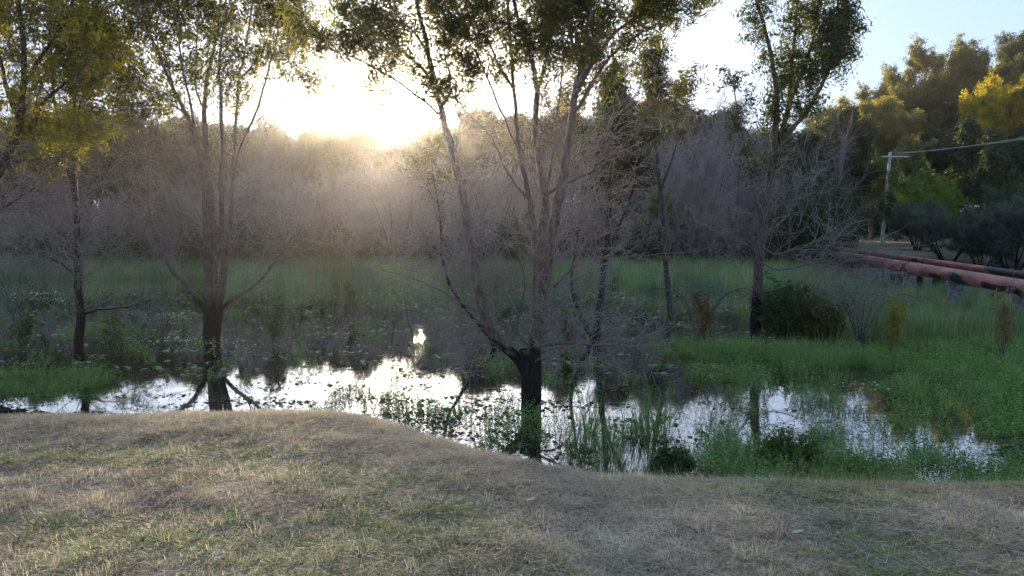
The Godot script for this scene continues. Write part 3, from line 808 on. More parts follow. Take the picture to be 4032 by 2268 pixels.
	add_dead(t, b, r, [[st[0], 0.15, 0.55, 18, 1.6, 0.011, 2, Vector3(0.2, 0, 0)], [st[1], 0.2, 1.0, 14, 1.2, 0.009, 2, Vector3.ZERO]], grey)

	r = dice(651)
	b = Vector3(4.91, 0.00, -22.56)
	t = thing("bushy_topped_tree", "bare-stemmed tree with a tufted leafy top, right of the pointed dark crown", "tree", b)
	w = start_wood(b, Color(0.12, 0.1, 0.09))
	tw = start_wood(b, Color(0.1, 0.085, 0.075))
	tips = []
	st = []
	for q in [[[Vector3(5.01, -0.31, -23.00), Vector3(4.86, 0.94, -23.00), Vector3(4.74, 2.18, -23.00), Vector3(4.63, 3.41, -23.00), Vector3(4.49, 4.50, -23.00), Vector3(4.38, 5.59, -23.00), Vector3(4.29, 6.55, -23.00), Vector3(4.26, 7.38, -23.00), Vector3(4.31, 7.85, -23.00)], 0.1, 0.018], [[Vector3(4.60, 3.91, -23.20), Vector3(4.95, 4.88, -23.20), Vector3(5.12, 5.85, -23.20), Vector3(5.04, 6.70, -23.20)], 0.05, 0.014]]:
		st.append(limb(w, r, q[0], q[1], q[2], 6))
	branches_on(tw, r, st[0], 0.5, 0.78, 9, 0.55, 0.01, 2, long, tips)
	branches_on(tw, r, st[0], 0.75, 1.0, 16, 0.42, 0.01, 2, long, tips)
	branches_on(tw, r, st[1], 0.4, 1.0, 9, 0.42, 0.01, 2, long, tips)
	finish_tree(t, w, tw, tips, 652, sp_round, 1, 1.25, Color(0.045, 0.06, 0.03), Color(0.14, 0.12, 0.045), 4.2, 2.5, 0.2, 0.12, 0.8)
	add_dead(t, b, r, [[st[0], 0.15, 0.7, 26, 2.0, 0.013, 2, Vector3.ZERO]], grey)

	r = dice(701)
	b = Vector3(-0.38, 0.00, -16.97)
	t = thing("leaning_thin_tree", "thin dark tree leaning left behind the nearest tree's left limb", "tree", b)
	w = start_wood(b, Color(0.08, 0.065, 0.06))
	st = [limb(w, r, [Vector3(-0.36, -0.23, -17.20), Vector3(-0.45, 0.15, -17.20), Vector3(-0.62, 0.38, -17.20), Vector3(-0.91, 0.71, -17.20), Vector3(-1.26, 1.18, -17.20), Vector3(-1.51, 1.65, -17.20), Vector3(-1.62, 2.20, -17.20), Vector3(-1.64, 2.66, -17.20), Vector3(-1.67, 3.12, -17.20), Vector3(-1.77, 3.76, -17.20), Vector3(-1.85, 4.40, -17.20)], 0.07, 0.015, 6)]
	tw = start_wood(b, Color(0.08, 0.065, 0.06))
	tips = []
	branches_on(tw, r, st[0], 0.7, 1.0, 12, 0.5, 0.009, 2, long, tips)
	finish_tree(t, w, tw, tips, 702, sp_round, 1, 1.0, Color(0.06, 0.06, 0.03), Color(0.13, 0.11, 0.04), 3.6, 0.8, 0.3)
	add_dead(t, b, r, [[st[0], 0.2, 0.9, 26, 1.5, 0.01, 2, Vector3.ZERO]], grey)


func bare_shrub(s: int, hgt: float, col: Color, thin := 0.009, stems := 7) -> Array:
	# [stems, twigs] meshes of a leafless shrub, foot at the origin
	var r := dice(s)
	var w := start_wood(Vector3.ZERO, col * 0.8)
	var tw := start_wood(Vector3.ZERO, col)
	var o := DEAD.duplicate()
	o.wig = 0.3
	o.up = [0.04, 0.06, 0.1, 0.12]
	o.thin = thin
	o.ang = 0.8
	o.kids = [0, 5, 6, 6]
	var none := []
	for k in stems:
		var a := k * TAU / stems + r.randf()
		var lean := r.randf_range(0.1, 0.6)
		var top := Vector3(cos(a) * lean, 1, sin(a) * lean) * hgt * r.randf_range(0.6, 0.85)
		var ln := limb(w, r, [Vector3(cos(a), -0.5, sin(a)) * 0.25, top * 0.35 + ball(r) * 0.2, top * 0.7 + ball(r) * 0.25, top], 0.075, 0.014, 5, 0.07)
		branches_on(tw, r, ln, 0.12, 1.0, 10, hgt * 0.24, 0.024, 2, o, none)
	return [w.mesh(), tw.mesh()]


func forest_tree(called: String, label: String, group: String, at: Vector3, s: int, hgt: float, wide: float, col: Color, col2: Color, sp: Mesh, per: int, size: float, clear := 0.3, bark := Color(0.12, 0.1, 0.085), limbs := 8) -> Node3D:
	# a eucalypt: short forking trunk, rising limbs, leaf clumps on the twig ends
	var r := dice(s)
	var t := thing(called, label, "tree", at, group)
	var w := start_wood(Vector3.ZERO, bark)
	var tw := start_wood(Vector3.ZERO, bark * 0.8)
	var tips := []
	var fork := hgt * clear
	limb(w, r, [Vector3(0, -0.6, 0), Vector3(0.05, fork * 0.5, 0), Vector3(r.randf_range(-0.3, 0.3), fork, r.randf_range(-0.3, 0.3)), Vector3(r.randf_range(-0.5, 0.5), fork * 1.25, 0)], hgt * 0.02, hgt * 0.012, 7, 0.03)
	var o := LIVE.duplicate()
	o.thin = 0.01
	o.up = [0.02, 0.08, 0.1, 0.1]
	o.ang = 0.75
	o.kids = [0, 4, 4, 4]
	for k in limbs:
		var a := k * 2.4 + r.randf() * 0.6
		var out := wide * r.randf_range(0.3, 0.75)
		var hi := hgt * (0.93 - 0.3 * pow(out / wide, 2.0)) * r.randf_range(0.86, 1.0) if k > 2 else hgt * r.randf_range(0.5, 0.68)
		var ln := limb(w, r, [Vector3(0, fork * r.randf_range(0.85, 1.2), 0), Vector3(cos(a) * out * 0.5, lerpf(fork, hi, 0.45), sin(a) * out * 0.5), Vector3(cos(a) * out, hi, sin(a) * out)], hgt * 0.01, 0.03, 5, 0.06)
		branches_on(tw, r, ln, 0.45, 1.0, 5, hgt * 0.14, 0.035, 2, o, tips)
	part("trunk", w.mesh(), M.bark, t)
	part("branches", tw.mesh(), M.twig, t)
	var l := leaf_out(dice(s + 1), tips, per, hgt * 0.018, 0.15, size, Vector3.ZERO, col, col2)
	scatter("crown", sp, M.leaf, l[0], l[1], t)
	return t


func bush(called: String, label: String, category: String, at: Vector3, s: int, hgt: float, wide: float, col: Color, col2: Color, sp: Mesh, count: int, size: float, group := "") -> Node3D:
	var r := dice(s)
	var t := thing(called, label, category, at, group)
	var w := start_wood(Vector3.ZERO, Color(0.06, 0.05, 0.045))
	var tips := []
	for k in 9:
		var a := r.randf() * TAU
		var out := wide * r.randf_range(0.2, 0.9)
		var hi := hgt * r.randf_range(0.45, 0.95) * (1.1 - 0.4 * out / wide)
		limb(w, r, [Vector3(0, -0.2, 0), Vector3(cos(a) * out * 0.4, hi * 0.6, sin(a) * out * 0.4), Vector3(cos(a) * out, hi, sin(a) * out)], hgt * 0.014, 0.006, 4, 0.02)
	for k in count:
		var d := ball(r)
		while d.length() > 1.0 or d.length() < 0.45:
			d = ball(r)
		var lump := 0.8 + 0.3 * sin(d.x * 7.0 + s) * cos(d.z * 6.0 + d.y * 5.0)
		var p := Vector3(d.x * wide, hgt * 0.5 + d.y * hgt * 0.5, d.z * wide) * lump
		if p.y > 0.05:
			tips.append([p, (d + Vector3(0, 0.5, 0)).normalized()])
	part("stems", w.mesh(), M.bark, t)
	var l := leaf_out(dice(s + 1), tips, 1, 0.06, 0.0, size, Vector3.ZERO, col, col2)
	scatter("foliage", sp, M.leaf, l[0], l[1], t)
	return t


func background() -> void:
	var r := dice(900)
	# the thicket of leafless shrubs beyond the reeds
	var protos := []
	var label := "leafless grey-twigged shrub in the thicket behind the reeds"
	var group := "leafless shrubs of the thicket behind the reeds"
	var tones := [Color(0.34, 0.28, 0.25), Color(0.22, 0.18, 0.165), Color(0.42, 0.35, 0.31), Color(0.29, 0.225, 0.2)]
	for k in 4:
		var ms := bare_shrub(910 + k, 6.0, tones[k])
		var t := thing("bare_shrub", label, "shrub", Vector3.ZERO, group)
		part("stems", ms[0], M.bark, t)
		part("twigs", ms[1], M.twig, t)
		protos.append(t)
	var tone_words := ["mauve-grey", "dark grey", "pale", "brownish grey"]
	var row_words := ["front row", "second row", "third row", "back row"]
	var used := [false, false, false, false]
	for row in 4:
		var d := 42.5 + row * 3.4
		var n := 17
		var count := 0
		for i in n:
			var x := lerpf(-33.0, 21.0, (i + 0.5 * (row % 2) + r.randf_range(-0.3, 0.3)) / (n - 1))
			if x > 17.0 + row:
				continue
			var tall := 0.9 + 0.1 * row + 0.25 * smoothstep(0.0, 12.0, x) + r.randf_range(-0.15, 0.25) - 0.2 * smoothstep(-14.0, -24.0, x)
			var k := r.randi() % 4
			var at := Vector3(x, -0.3, -d + r.randf_range(-1.2, 1.2))
			var yaw := r.randf() * TAU
			var size := Vector3(tall * 0.95, tall, tall * 0.95)
			var say: String = "%s leafless shrub, %s from the left in the %s of the bare thicket" % [tone_words[k], nth(count), row_words[row]]
			count += 1
			if used[k]:
				dup(protos[k], at, yaw, size, say)
			else:
				used[k] = true
				protos[k].position = at
				protos[k].rotation.y = yaw
				protos[k].scale = size
				protos[k].set_meta("label", say)
	# taller bare trees whose pale twigs stand against the sky
	var tall: Node3D = null
	for q in [[[Vector3(10.56, 1.01, -43.00)], 1.7, "tall leafless tree of fine twigs, leftmost of three left of the tall narrow tree"], [[Vector3(13.29, 0.96, -44.00)], 1.95, "tallest leafless tree, fine pale twigs just left of the tall narrow tree"], [[Vector3(12.41, 0.87, -46.00)], 1.7, "tall leafless tree between the two others left of the tall narrow tree"], [[Vector3(19.75, 0.82, -47.00)], 1.7, "tall leafless tree of fine twigs just right of the tall narrow tree"], [[Vector3(7.54, 0.92, -45.00)], 1.5, "tall leafless tree behind the pointed dark crown"], [[Vector3(-14.85, 0.82, -47.00)], 1.75, "tall leafless tree just right of the broad multi-stemmed tree"]]:
		var p: Vector3 = q[0][0]
		p.y = -0.2
		if tall == null:
			var ms := bare_shrub(950, 10.5, Color(0.24, 0.2, 0.19), 0.006, 5)
			tall = thing("tall_bare_tree", q[2], "tree", p, "tall bare trees above the thicket")
			part("stems", ms[0], M.bark, tall)
			part("twigs", ms[1], M.twig, tall)
			continue
		dup(tall, p, r.randf() * TAU, Vector3(q[1] * 0.36, q[1] * 0.58, q[1] * 0.36), q[2])
	# green understorey between the thicket and the reeds
	var sp_far := sprig(5, 16, 0.2, 0.075, 0.5, 0.1, false)
	var sp_mid := sprig(6, 16, 0.13, 0.045, 0.4, 0.15, false)
	var g0 := bush("green_shrub", "rounded dark green shrub at the far left foot of the bare thicket", "shrub", Vector3(-26, 0, -42), 940, 2.6, 2.2, Color(0.03, 0.05, 0.025), Color(0.07, 0.09, 0.03), sp_mid, 700, 1.0, "dark green shrubs among the bare thicket")
	for i in 15:
		dup(g0, Vector3(lerpf(-22, 17, (i + r.randf()) / 15.0), -0.1, -41.5 - r.randf() * 3.0), r.randf() * TAU, Vector3.ONE * r.randf_range(0.6, 1.3), "rounded dark green shrub at the thicket's foot, %s from the left" % nth(i + 1))
	for i in 34:
		dup(g0, Vector3(lerpf(-52, 24, (i + r.randf()) / 34.0), 0.2, -54.0 - r.randf() * 4.0), r.randf() * TAU, Vector3(1.5, r.randf_range(1.2, 1.9), 1.3), "dark undergrowth bush behind the bare thicket, %s from the left" % nth(i), "undergrowth bushes behind the bare thicket")
	for i in 16:
		dup(g0, Vector3(lerpf(38, 92, (i + r.randf()) / 16.0), 0.5, -84.0 - r.randf() * 8.0), r.randf() * TAU, Vector3(2.2, r.randf_range(1.5, 2.4), 1.8), "dark undergrowth bush between the right-hand eucalypts, %s from the left" % nth(i), "undergrowth bushes between the right-hand eucalypts")
	for i in 7:
		dup(g0, Vector3(lerpf(-33, -12, i / 6.0), 0.1, -51.5 - r.randf()), r.randf() * TAU, Vector3(1.5, r.randf_range(2.0, 2.5), 1.3), "tall dark bush closing the thicket's gaps on the left, %s from the left" % nth(i), "tall bushes closing the thicket on the left")
	# the tree line behind
	var far := []
	var lf := "round-crowned tree in the dark tree line under the sun"
	var gf := "trees of the dark tree line under the sun"
	far.append(forest_tree("forest_tree", lf, gf, Vector3(-40, 0.6, -66), 1000, 11.0, 5.0, Color(0.05, 0.065, 0.02), Color(0.1, 0.1, 0.03), sp_far, 5, 1.3, 0.25))
	far.append(forest_tree("forest_tree", lf, gf, Vector3(-31, 0.6, -69), 1010, 11.0, 5.5, Color(0.07, 0.085, 0.022), Color(0.15, 0.14, 0.03), sp_far, 5, 1.3, 0.2))
	far.append(forest_tree("forest_tree", lf, gf, Vector3(-18, 0.6, -66), 1020, 11.0, 4.5, Color(0.045, 0.06, 0.025), Color(0.09, 0.09, 0.03), sp_far, 5, 1.3, 0.25))
	var total := 42
	for i in total:
		var x := lerpf(-62.0, 26.0, (i + r.randf_range(0.2, 0.8)) / total)
		var d := r.randf_range(61.0, 75.0)
		var k := r.randf_range(0.88, 0.99) * d / 66.0
		if absf(x / d + 0.133) < 0.05:
			k = 0.7 * d / 66.0
		if x / d > -0.06 and x / d < 0.26:
			k *= r.randf_range(1.0, 1.28)
		elif x / d < -0.42:
			k *= r.randf_range(0.95, 1.2)
		var say := "round-crowned tree in the dark tree line, %s from the left" % nth(i)
		var size := Vector3(1.15, 1, 1.15) * k
		if i < 3:
			far[i].position = Vector3(x, 0.5, -d)
			far[i].scale = size
			far[i].set_meta("label", say)
		else:
			dup(far[r.randi() % 3], Vector3(x, 0.5, -d), r.randf() * TAU, size, say)

	for i in 15:
		var k := r.randf_range(2.15, 2.66)
		var fx := lerpf(-58, 8, (i + r.randf_range(0.2, 0.8)) / 15.0)
		if absf(fx + 27.0) < 14.0:
			k = r.randf_range(2.36, 2.5)
		dup(far[r.randi() % 3], Vector3(fx, 0.5, -r.randf_range(192, 206)), r.randf() * TAU, Vector3(k * 1.2, k, k * 1.2), "hazy far tree on the skyline beneath the sun, %s from the left" % nth(i), "far trees on the skyline beneath the sun")

	# the tall eucalypts on the right
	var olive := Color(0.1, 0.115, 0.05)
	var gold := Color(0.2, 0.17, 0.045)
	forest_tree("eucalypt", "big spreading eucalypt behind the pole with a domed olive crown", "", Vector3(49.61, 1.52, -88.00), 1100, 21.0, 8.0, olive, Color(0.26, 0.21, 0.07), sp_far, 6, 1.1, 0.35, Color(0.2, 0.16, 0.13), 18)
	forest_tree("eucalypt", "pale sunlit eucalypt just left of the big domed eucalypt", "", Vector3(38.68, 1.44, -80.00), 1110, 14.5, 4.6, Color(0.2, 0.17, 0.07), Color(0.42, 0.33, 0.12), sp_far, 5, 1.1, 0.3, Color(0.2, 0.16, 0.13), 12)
	forest_tree("eucalypt", "tallest eucalypt at the right edge, dark against the blue sky", "", Vector3(62.81, 1.25, -90.00), 1120, 24.0, 8.0, olive, Color(0.1, 0.09, 0.04), sp_far, 6, 1.1, 0.4, Color(0.16, 0.13, 0.11), 16)
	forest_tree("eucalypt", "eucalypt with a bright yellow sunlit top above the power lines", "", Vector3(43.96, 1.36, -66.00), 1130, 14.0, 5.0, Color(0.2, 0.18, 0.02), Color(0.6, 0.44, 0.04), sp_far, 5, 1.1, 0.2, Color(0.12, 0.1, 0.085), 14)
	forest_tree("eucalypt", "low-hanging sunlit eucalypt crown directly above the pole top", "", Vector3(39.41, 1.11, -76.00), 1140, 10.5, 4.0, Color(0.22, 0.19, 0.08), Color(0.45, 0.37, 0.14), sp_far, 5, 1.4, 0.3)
	forest_tree("eucalypt", "dark eucalypt between the tall narrow tree and the sunlit ones", "", Vector3(30.78, 1.21, -72.00), 1150, 13.0, 4.5, olive, Color(0.09, 0.09, 0.04), sp_far, 6, 1.4, 0.2)
	forest_tree("eucalypt", "dark eucalypt at the right edge below the yellow crown", "", Vector3(39.65, 1.29, -62.00), 1160, 10.0, 4.5, Color(0.055, 0.08, 0.045), Color(0.11, 0.12, 0.06), sp_far, 7, 1.3, 0.15)
	forest_tree("eucalypt", "dark rounded eucalypt right of the pole behind the lime bush", "", Vector3(42.15, 1.16, -74.00), 1170, 11.0, 5.0, Color(0.055, 0.08, 0.045), Color(0.11, 0.12, 0.06), sp_far, 7, 1.4, 0.15)
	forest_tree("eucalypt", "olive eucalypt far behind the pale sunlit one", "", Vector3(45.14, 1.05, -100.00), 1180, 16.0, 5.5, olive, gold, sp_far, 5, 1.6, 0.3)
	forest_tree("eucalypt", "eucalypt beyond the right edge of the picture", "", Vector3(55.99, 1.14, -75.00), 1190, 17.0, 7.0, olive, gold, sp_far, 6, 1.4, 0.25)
	bush("lime_bush", "bright lime-green bush right of the pole", "bush", Vector3(33.46, 2.79, -60.00), 1200, 3.4, 2.6, Color(0.14, 0.22, 0.03), Color(0.24, 0.3, 0.04), sp_mid, 2200, 0.9)
	bush("dark_bush", "deep green rounded bush above and behind the lime-green one", "bush", Vector3(35.06, 1.75, -64.00), 1210, 6.2, 3.6, Color(0.05, 0.1, 0.04), Color(0.1, 0.15, 0.05), sp_mid, 3000, 1.2)
	bush("dark_bush", "dark bush in front of the pale eucalypt, left of the pole", "bush", Vector3(23.94, 1.46, -56.00), 1220, 5.0, 2.4, Color(0.05, 0.08, 0.045), Color(0.1, 0.12, 0.055), sp_mid, 2400, 1.2)
	bush("dark_bush", "dark bush at the right edge under the power lines", "bush", Vector3(35.50, 1.29, -52.00), 1230, 5.0, 3.0, Color(0.05, 0.08, 0.05), Color(0.09, 0.11, 0.06), sp_mid, 2000, 1.2)
	bush("dark_bush", "dark bush between the tall narrow tree and the pipe's far end", "bush", Vector3(15.16, 1.04, -38.00), 1240, 4.6, 2.4, Color(0.05, 0.075, 0.045), Color(0.09, 0.1, 0.055), sp_mid, 2000, 1.0)
	# black-stemmed feathery shrubs beyond the pipes
	var names3 := ["black-stemmed feathery shrub just right of the pole foot", "widest black-stemmed feathery shrub beyond the pipes", "grey feathery shrub at the right edge beyond the pipes", "feathery shrub close behind the thin pipe's dark end"]
	var i3 := 0
	for q in [[Vector3(29.53, 0.06, -54.00), 2.6, 1.3], [Vector3(27.73, 0.32, -47.00), 3.7, 2.4], [Vector3(29.09, 0.27, -43.00), 4.2, 2.0], [Vector3(28.62, 0.24, -45.00), 3.0, 1.6]]:
		var at: Vector3 = q[0]
		at.y = ground(at.x, at.z)
		var rr := dice(1300 + i3)
		var t := thing("feathery_shrub", names3[i3], "shrub", at)
		var w := start_wood(Vector3.ZERO, Color(0.03, 0.026, 0.026))
		var tw := start_wood(Vector3.ZERO, Color(0.1, 0.1, 0.11))
		var tips := []
		var o := LIVE.duplicate()
		o.thin = 0.006
		for k in 6:
			var a := k * TAU / 6 + rr.randf()
			var out: float = q[2] * rr.randf_range(0.5, 0.95)
			var hi: float = q[1] * rr.randf_range(0.55, 0.9)
			var ln := limb(w, rr, [Vector3(0, -0.3, 0), Vector3(cos(a) * out * 0.45, hi * 0.28, sin(a) * out * 0.45), Vector3(cos(a) * out * 0.8, hi * 0.6, sin(a) * out * 0.8), Vector3(cos(a) * out, hi, sin(a) * out)], 0.075, 0.015, 5, 0.03)
			branches_on(tw, rr, ln, 0.45, 1.0, 12, 0.9, 0.014, 2, o, tips)
		part("stems", w.mesh(), M.bark, t)
		part("branches", tw.mesh(), M.twig, t)
		var l := leaf_out(dice(1310 + i3), tips, 2, 0.12, 0.0, 0.8, Vector3.ZERO, Color(0.08, 0.09, 0.085), Color(0.16, 0.165, 0.16))
		scatter("foliage", sp_mid, M.leaf, l[0], l[1], t)
		i3 += 1
	# a dark belt of trees that closes the view beyond
	for i in 9:
		dup(far[i % 3], Vector3(lerpf(30, 100, i / 8.0), 0.6, -lerpf(96, 104, r.randf())), r.randf() * TAU, Vector3.ONE * r.randf_range(0.9, 1.1), "far tree closing the view behind the sunlit eucalypts, %s from the left" % nth(i), "far trees behind the sunlit eucalypts")


func tuft(s: int, blades: int, ln: float, wd: float, foot: float, lean: float, steps: int, c1: Color, c2: Color) -> ArrayMesh:
	var r := dice(s)
	var f := Flat.new()
	for i in blades:
		var a := r.randf() * TAU
		var at := Vector3(cos(a), 0, sin(a)) * foot * sqrt(r.randf())
		var out := Vector3(cos(a + r.randf_range(-1, 1)), 0, sin(a + r.randf_range(-1, 1))) * lean * r.randf()
		f.blade(at, (Vector3.UP + out).normalized(), out * 1.5 + ball(r) * 0.15, ln * r.randf_range(0.55, 1.15), wd, c1.lerp(c2, r.randf()), steps)
	return f.mesh()


func weed_mesh(s: int, stems: int, hgt: float, wide: float, leaf_len: float, c1: Color, c2: Color) -> ArrayMesh:
	# a clump of soft leafy stems
	var r := dice(s)
	var f := Flat.new()
	for i in stems:
		var a := r.randf() * TAU
		var rad := wide * sqrt(r.randf())
		var at := Vector3(cos(a) * rad, -0.03, sin(a) * rad)
		var dir := (Vector3.UP + Vector3(cos(a), 0, sin(a)) * r.randf() * 0.5 + ball(r) * 0.15).normalized()
		var h := hgt * r.randf_range(0.5, 1.1) * (1.0 - 0.45 * rad / wide)
		var col := c1.lerp(c2, r.randf())
		f.blade(at, dir, ball(r) * 0.2, h, 0.008, col * 0.8)
		var n := 5 + int(h * 14.0)
		for k in n:
			var p := at + dir * h * (0.2 + 0.8 * (k + r.randf()) / n)
			var b := r.randf() * TAU
			var ld := Vector3(cos(b), r.randf_range(0.0, 0.8), sin(b)).normalized()
			f.leaf(p, ld, ld.cross(ball(r)).normalized(), leaf_len * r.randf_range(0.6, 1.2), leaf_len * 0.36, col * r.randf_range(0.8, 1.2))
	return f.mesh()


func weeds_at(x: float, z: float) -> float:
	# how thickly low water weeds grow: the green island by the tall tree, the right-hand shore, the bank's foot
	var d := -z
	var q := 0.0
	var u := x / d
	q = maxf(q, 1.15 - absf(d - (16.6 - 2.2 * smoothstep(6.0, 10.0, x))) / 1.7 - maxf(0.0, (4.0 - x) / 1.0))
	q = maxf(q, 1.1 - Vector2((x - 9.2) / 2.4, (d - 12.6) / 1.6).length() * 0.8)
	q = maxf(q, 1.1 - Vector2((x - 8.6) / 1.8, (d - 10.6) / 1.0).length() * 0.8)
	q = maxf(q, 1.0 - Vector2((x - 11.6) / 1.8, (d - 17.0) / 1.6).length() * 0.6)
	q = maxf(q, 0.8 - Vector2((x - 4.6) / 1.0, (d - 13.6) / 1.0).length() * 0.6)
	q = maxf(q, 0.9 - Vector2((x + 9.0) / 1.5, (d - 13.2) / 1.0).length() * 0.7)
	q = maxf(q, 0.4 - Vector2((x + 11.5) / 3.0, (d - 20.0) / 3.0).length() * 0.6)
	var e := d - crest(x)
	if x > 1.2 and e > 1.2 and e < 5.2:
		q = maxf(q, (0.95 - absf(e - 3.6) / 1.6) * smoothstep(1.2, 2.6, x) * (0.75 + patch_noise.get_noise_2d(x * 20.0, 5.0)))
	q = q * 0.9 - 0.12 + 0.6 * patch_noise.get_noise_2d(x * 16.0, z * 16.0)
	return q if u < 1.2 else 0.0


func wetland() -> void:
	var r := dice(2000)
	# tall reeds beyond the open water and under the pipes
	var reed := tuft(2001, 14, 1.3, 0.02, 0.28, 0.22, 3, Color(0.13, 0.24, 0.1), Color(0.28, 0.38, 0.16))
	var where: Array[Transform3D] = []
	var cols := PackedColorArray()
	while where.size() < 9000:
		var d := r.randf_range(18.0, 44.5)
		var x := r.randf_range(-0.86, 0.86) * d
		var edge := 33.5 + 4.0 * patch_noise.get_noise_2d(x * 5.0, 3.0) - 16.0 * smoothstep(0.34, 0.56, x / d) - 3.0 * smoothstep(0.05, 0.25, x / d)
		if x < -11.0:
			edge += 4.0
		if d < edge + 2.2 * patch_noise.get_noise_2d(x * 10.0, d * 10.0):
			continue
		if x / d > 0.42 and d > 36.0 - 3.0 * smoothstep(0.42, 0.6, x / d):
			continue
		if d < 25.0 and r.randf() < 0.15:
			continue
		var s := r.randf_range(0.7, 1.1) * lerpf(0.8, 1.0, smoothstep(20.0, 34.0, d)) * (1.0 - 0.5 * smoothstep(0.4, 0.5, x / d) * (1.0 - smoothstep(33.0, 38.0, d)) * smoothstep(19.5, 22.0, d))
		where.append(Transform3D(Basis(Vector3.UP, r.randf() * TAU).scaled(Vector3(s, s, s)), Vector3(x, -0.25, -d)))
		var k := 0.9 + 0.9 * patch_noise.get_noise_2d(x * 4.0, d * 6.0) + r.randf_range(-0.3, 0.3)
		var dry := clampf(patch_noise.get_noise_2d(x * 9.0 + 70.0, d * 9.0) * 2.0 + r.randf_range(-0.5, 0.3), 0.0, 1.0)
		cols.append(Color(k, k, k * 0.95).lerp(Color(k * 2.0, k * 1.1, k * 1.0), dry))
	tag(scatter("reeds", reed, M.blade, where, cols, self), "tall green reeds filling the wetland beyond the open water", "", "", "stuff")
	# thin sedge standing in the open water
	var sedge := tuft(2002, 7, 0.6, 0.009, 0.12, 0.3, 2, Color(0.11, 0.17, 0.065), Color(0.22, 0.28, 0.11))
	where = []
	cols = PackedColorArray()
	while where.size() < 1500:
		var d := r.randf_range(8.0, 33.0)
		var x := r.randf_range(-0.78, 0.78) * d
		if ground(x, -d) > -0.15:
			continue
		var p := 0.04 + 0.12 * smoothstep(17.0, 23.0, d) + 0.8 * smoothstep(0.1, 0.6, patch_noise.get_noise_2d(x * 14.0, d * 14.0))
		p *= 1.0 - 0.92 * exp(-pow((x + 4.2) / 3.6, 2.0) - pow((d - 13.5) / 3.6, 2.0))
		if r.randf() > p:
			continue
		var s := r.randf_range(0.5, 1.1) * (0.55 + 0.5 * smoothstep(12.0, 22.0, d))
		where.append(Transform3D(Basis(Vector3.UP, r.randf() * TAU).scaled(Vector3(s, s, s)), Vector3(x, -0.05, -d)))
		var k := r.randf_range(0.75, 1.2)
		cols.append(Color(k, k, k))
	tag(scatter("sedge", sedge, M.blade, where, cols, self), "thin green sedge standing in the shallow open water", "", "", "stuff")
	# low leafy weeds, massed
	var weed := weed_mesh(2003, 12, 0.42, 0.16, 0.042, Color(0.16, 0.28, 0.07), Color(0.34, 0.46, 0.13))
	where = []
	cols = PackedColorArray()
	var tries := 0
	while where.size() < 3300 and tries < 200000:
		tries += 1
		var d := r.randf_range(6.5, 24.0)
		var x := r.randf_range(-0.8, 0.85) * d
		var y := ground(x, -d)
		if y > 0.35:
			continue
		if r.randf() > weeds_at(x, -d):
			continue
		var s := r.randf_range(0.55, 1.25)
		where.append(Transform3D(Basis(Vector3.UP, r.randf() * TAU).scaled(Vector3(s, s * r.randf_range(0.7, 1.2), s)), Vector3(x, maxf(y, -0.05), -d)))
		var k := 0.85 + 0.5 * patch_noise.get_noise_2d(x * 30.0, d * 30.0) + r.randf_range(-0.15, 0.15)
		cols.append(Color(k, k, k))
	tag(scatter("water_weeds", weed, M.blade, where, cols, self), "low bright green weeds massed in the shallows on the right", "", "", "stuff")
	# floating leaves
	var f := Flat.new()
	for k in 6:
		var a := k * TAU / 6
		f.tri(Vector3.ZERO, Vector3(cos(a), 0.1 * sin(a * 2.0), sin(a) * 0.8), Vector3(cos(a + TAU / 6), 0.1 * sin(a * 2.0 + 2.0), sin(a + TAU / 6) * 0.8), Color(1, 1, 1))
	var pad := f.mesh()
	where = []
	cols = PackedColorArray()
	tries = 0
	while where.size() < 4600 and tries < 300000:
		tries += 1
		var d := 8.0 + 20.0 * r.randf() * r.randf() + r.randf() * 4.0
		var x := r.randf_range(-0.78, 0.78) * d
		if ground(x, -d) > -0.02:
			continue
		var p := -0.05 + 1.9 * patch_noise.get_noise_2d(x * 14.0 + 300.0, d * 22.0) + 0.8 * patch_noise.get_noise_2d(x * 60.0, d * 60.0)
		p += 0.9 * exp(-pow((x + 0.4) / 1.3, 2.0) - pow((d - 10.5) / 1.5, 2.0))
		p *= 1.0 - 0.7 * smoothstep(2.0, 4.0, x)
		if r.randf() > p:
			continue
		var s := r.randf_range(0.018, 0.05)
		where.append(Transform3D(Basis.from_euler(Vector3(r.randf_range(-0.25, 0.25), r.randf() * TAU, r.randf_range(-0.25, 0.25))).scaled(Vector3(s, s, s)), Vector3(x, 0.012, -d)))
		cols.append(Color(0.06, 0.08, 0.03).lerp(Color(0.14, 0.13, 0.06), r.randf()))
	tag(scatter("floating_leaves", pad, M.leaf, where, cols, self), "small dark leaves floating on the open water", "", "", "stuff")
	# pale scum and leaves in drifts further out
	where = []
	cols = PackedColorArray()
	tries = 0
	while where.size() < 3000 and tries < 300000:
		tries += 1
		var d := r.randf_range(14.0, 33.0)
		var x := r.randf_range(-0.78, 0.5) * d
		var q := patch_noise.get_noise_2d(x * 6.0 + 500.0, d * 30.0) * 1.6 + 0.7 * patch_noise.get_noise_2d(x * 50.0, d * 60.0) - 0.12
		if r.randf() > q or ground(x, -d) > -0.05:
			continue
		var s := r.randf_range(0.025, 0.075)
		where.append(Transform3D(Basis.from_euler(Vector3(r.randf_range(-0.3, 0.3), r.randf() * TAU, r.randf_range(-0.3, 0.3))).scaled(Vector3(s, s, s)), Vector3(x, 0.02, -d)))
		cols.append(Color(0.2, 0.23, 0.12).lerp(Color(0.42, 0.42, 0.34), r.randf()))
	tag(scatter("pale_floating_leaves", pad, M.leaf, where, cols, self), "drifts of pale leaves and scum floating on the far part of the pond", "", "", "stuff")
	# white flowers
	where = []
	cols = PackedColorArray()
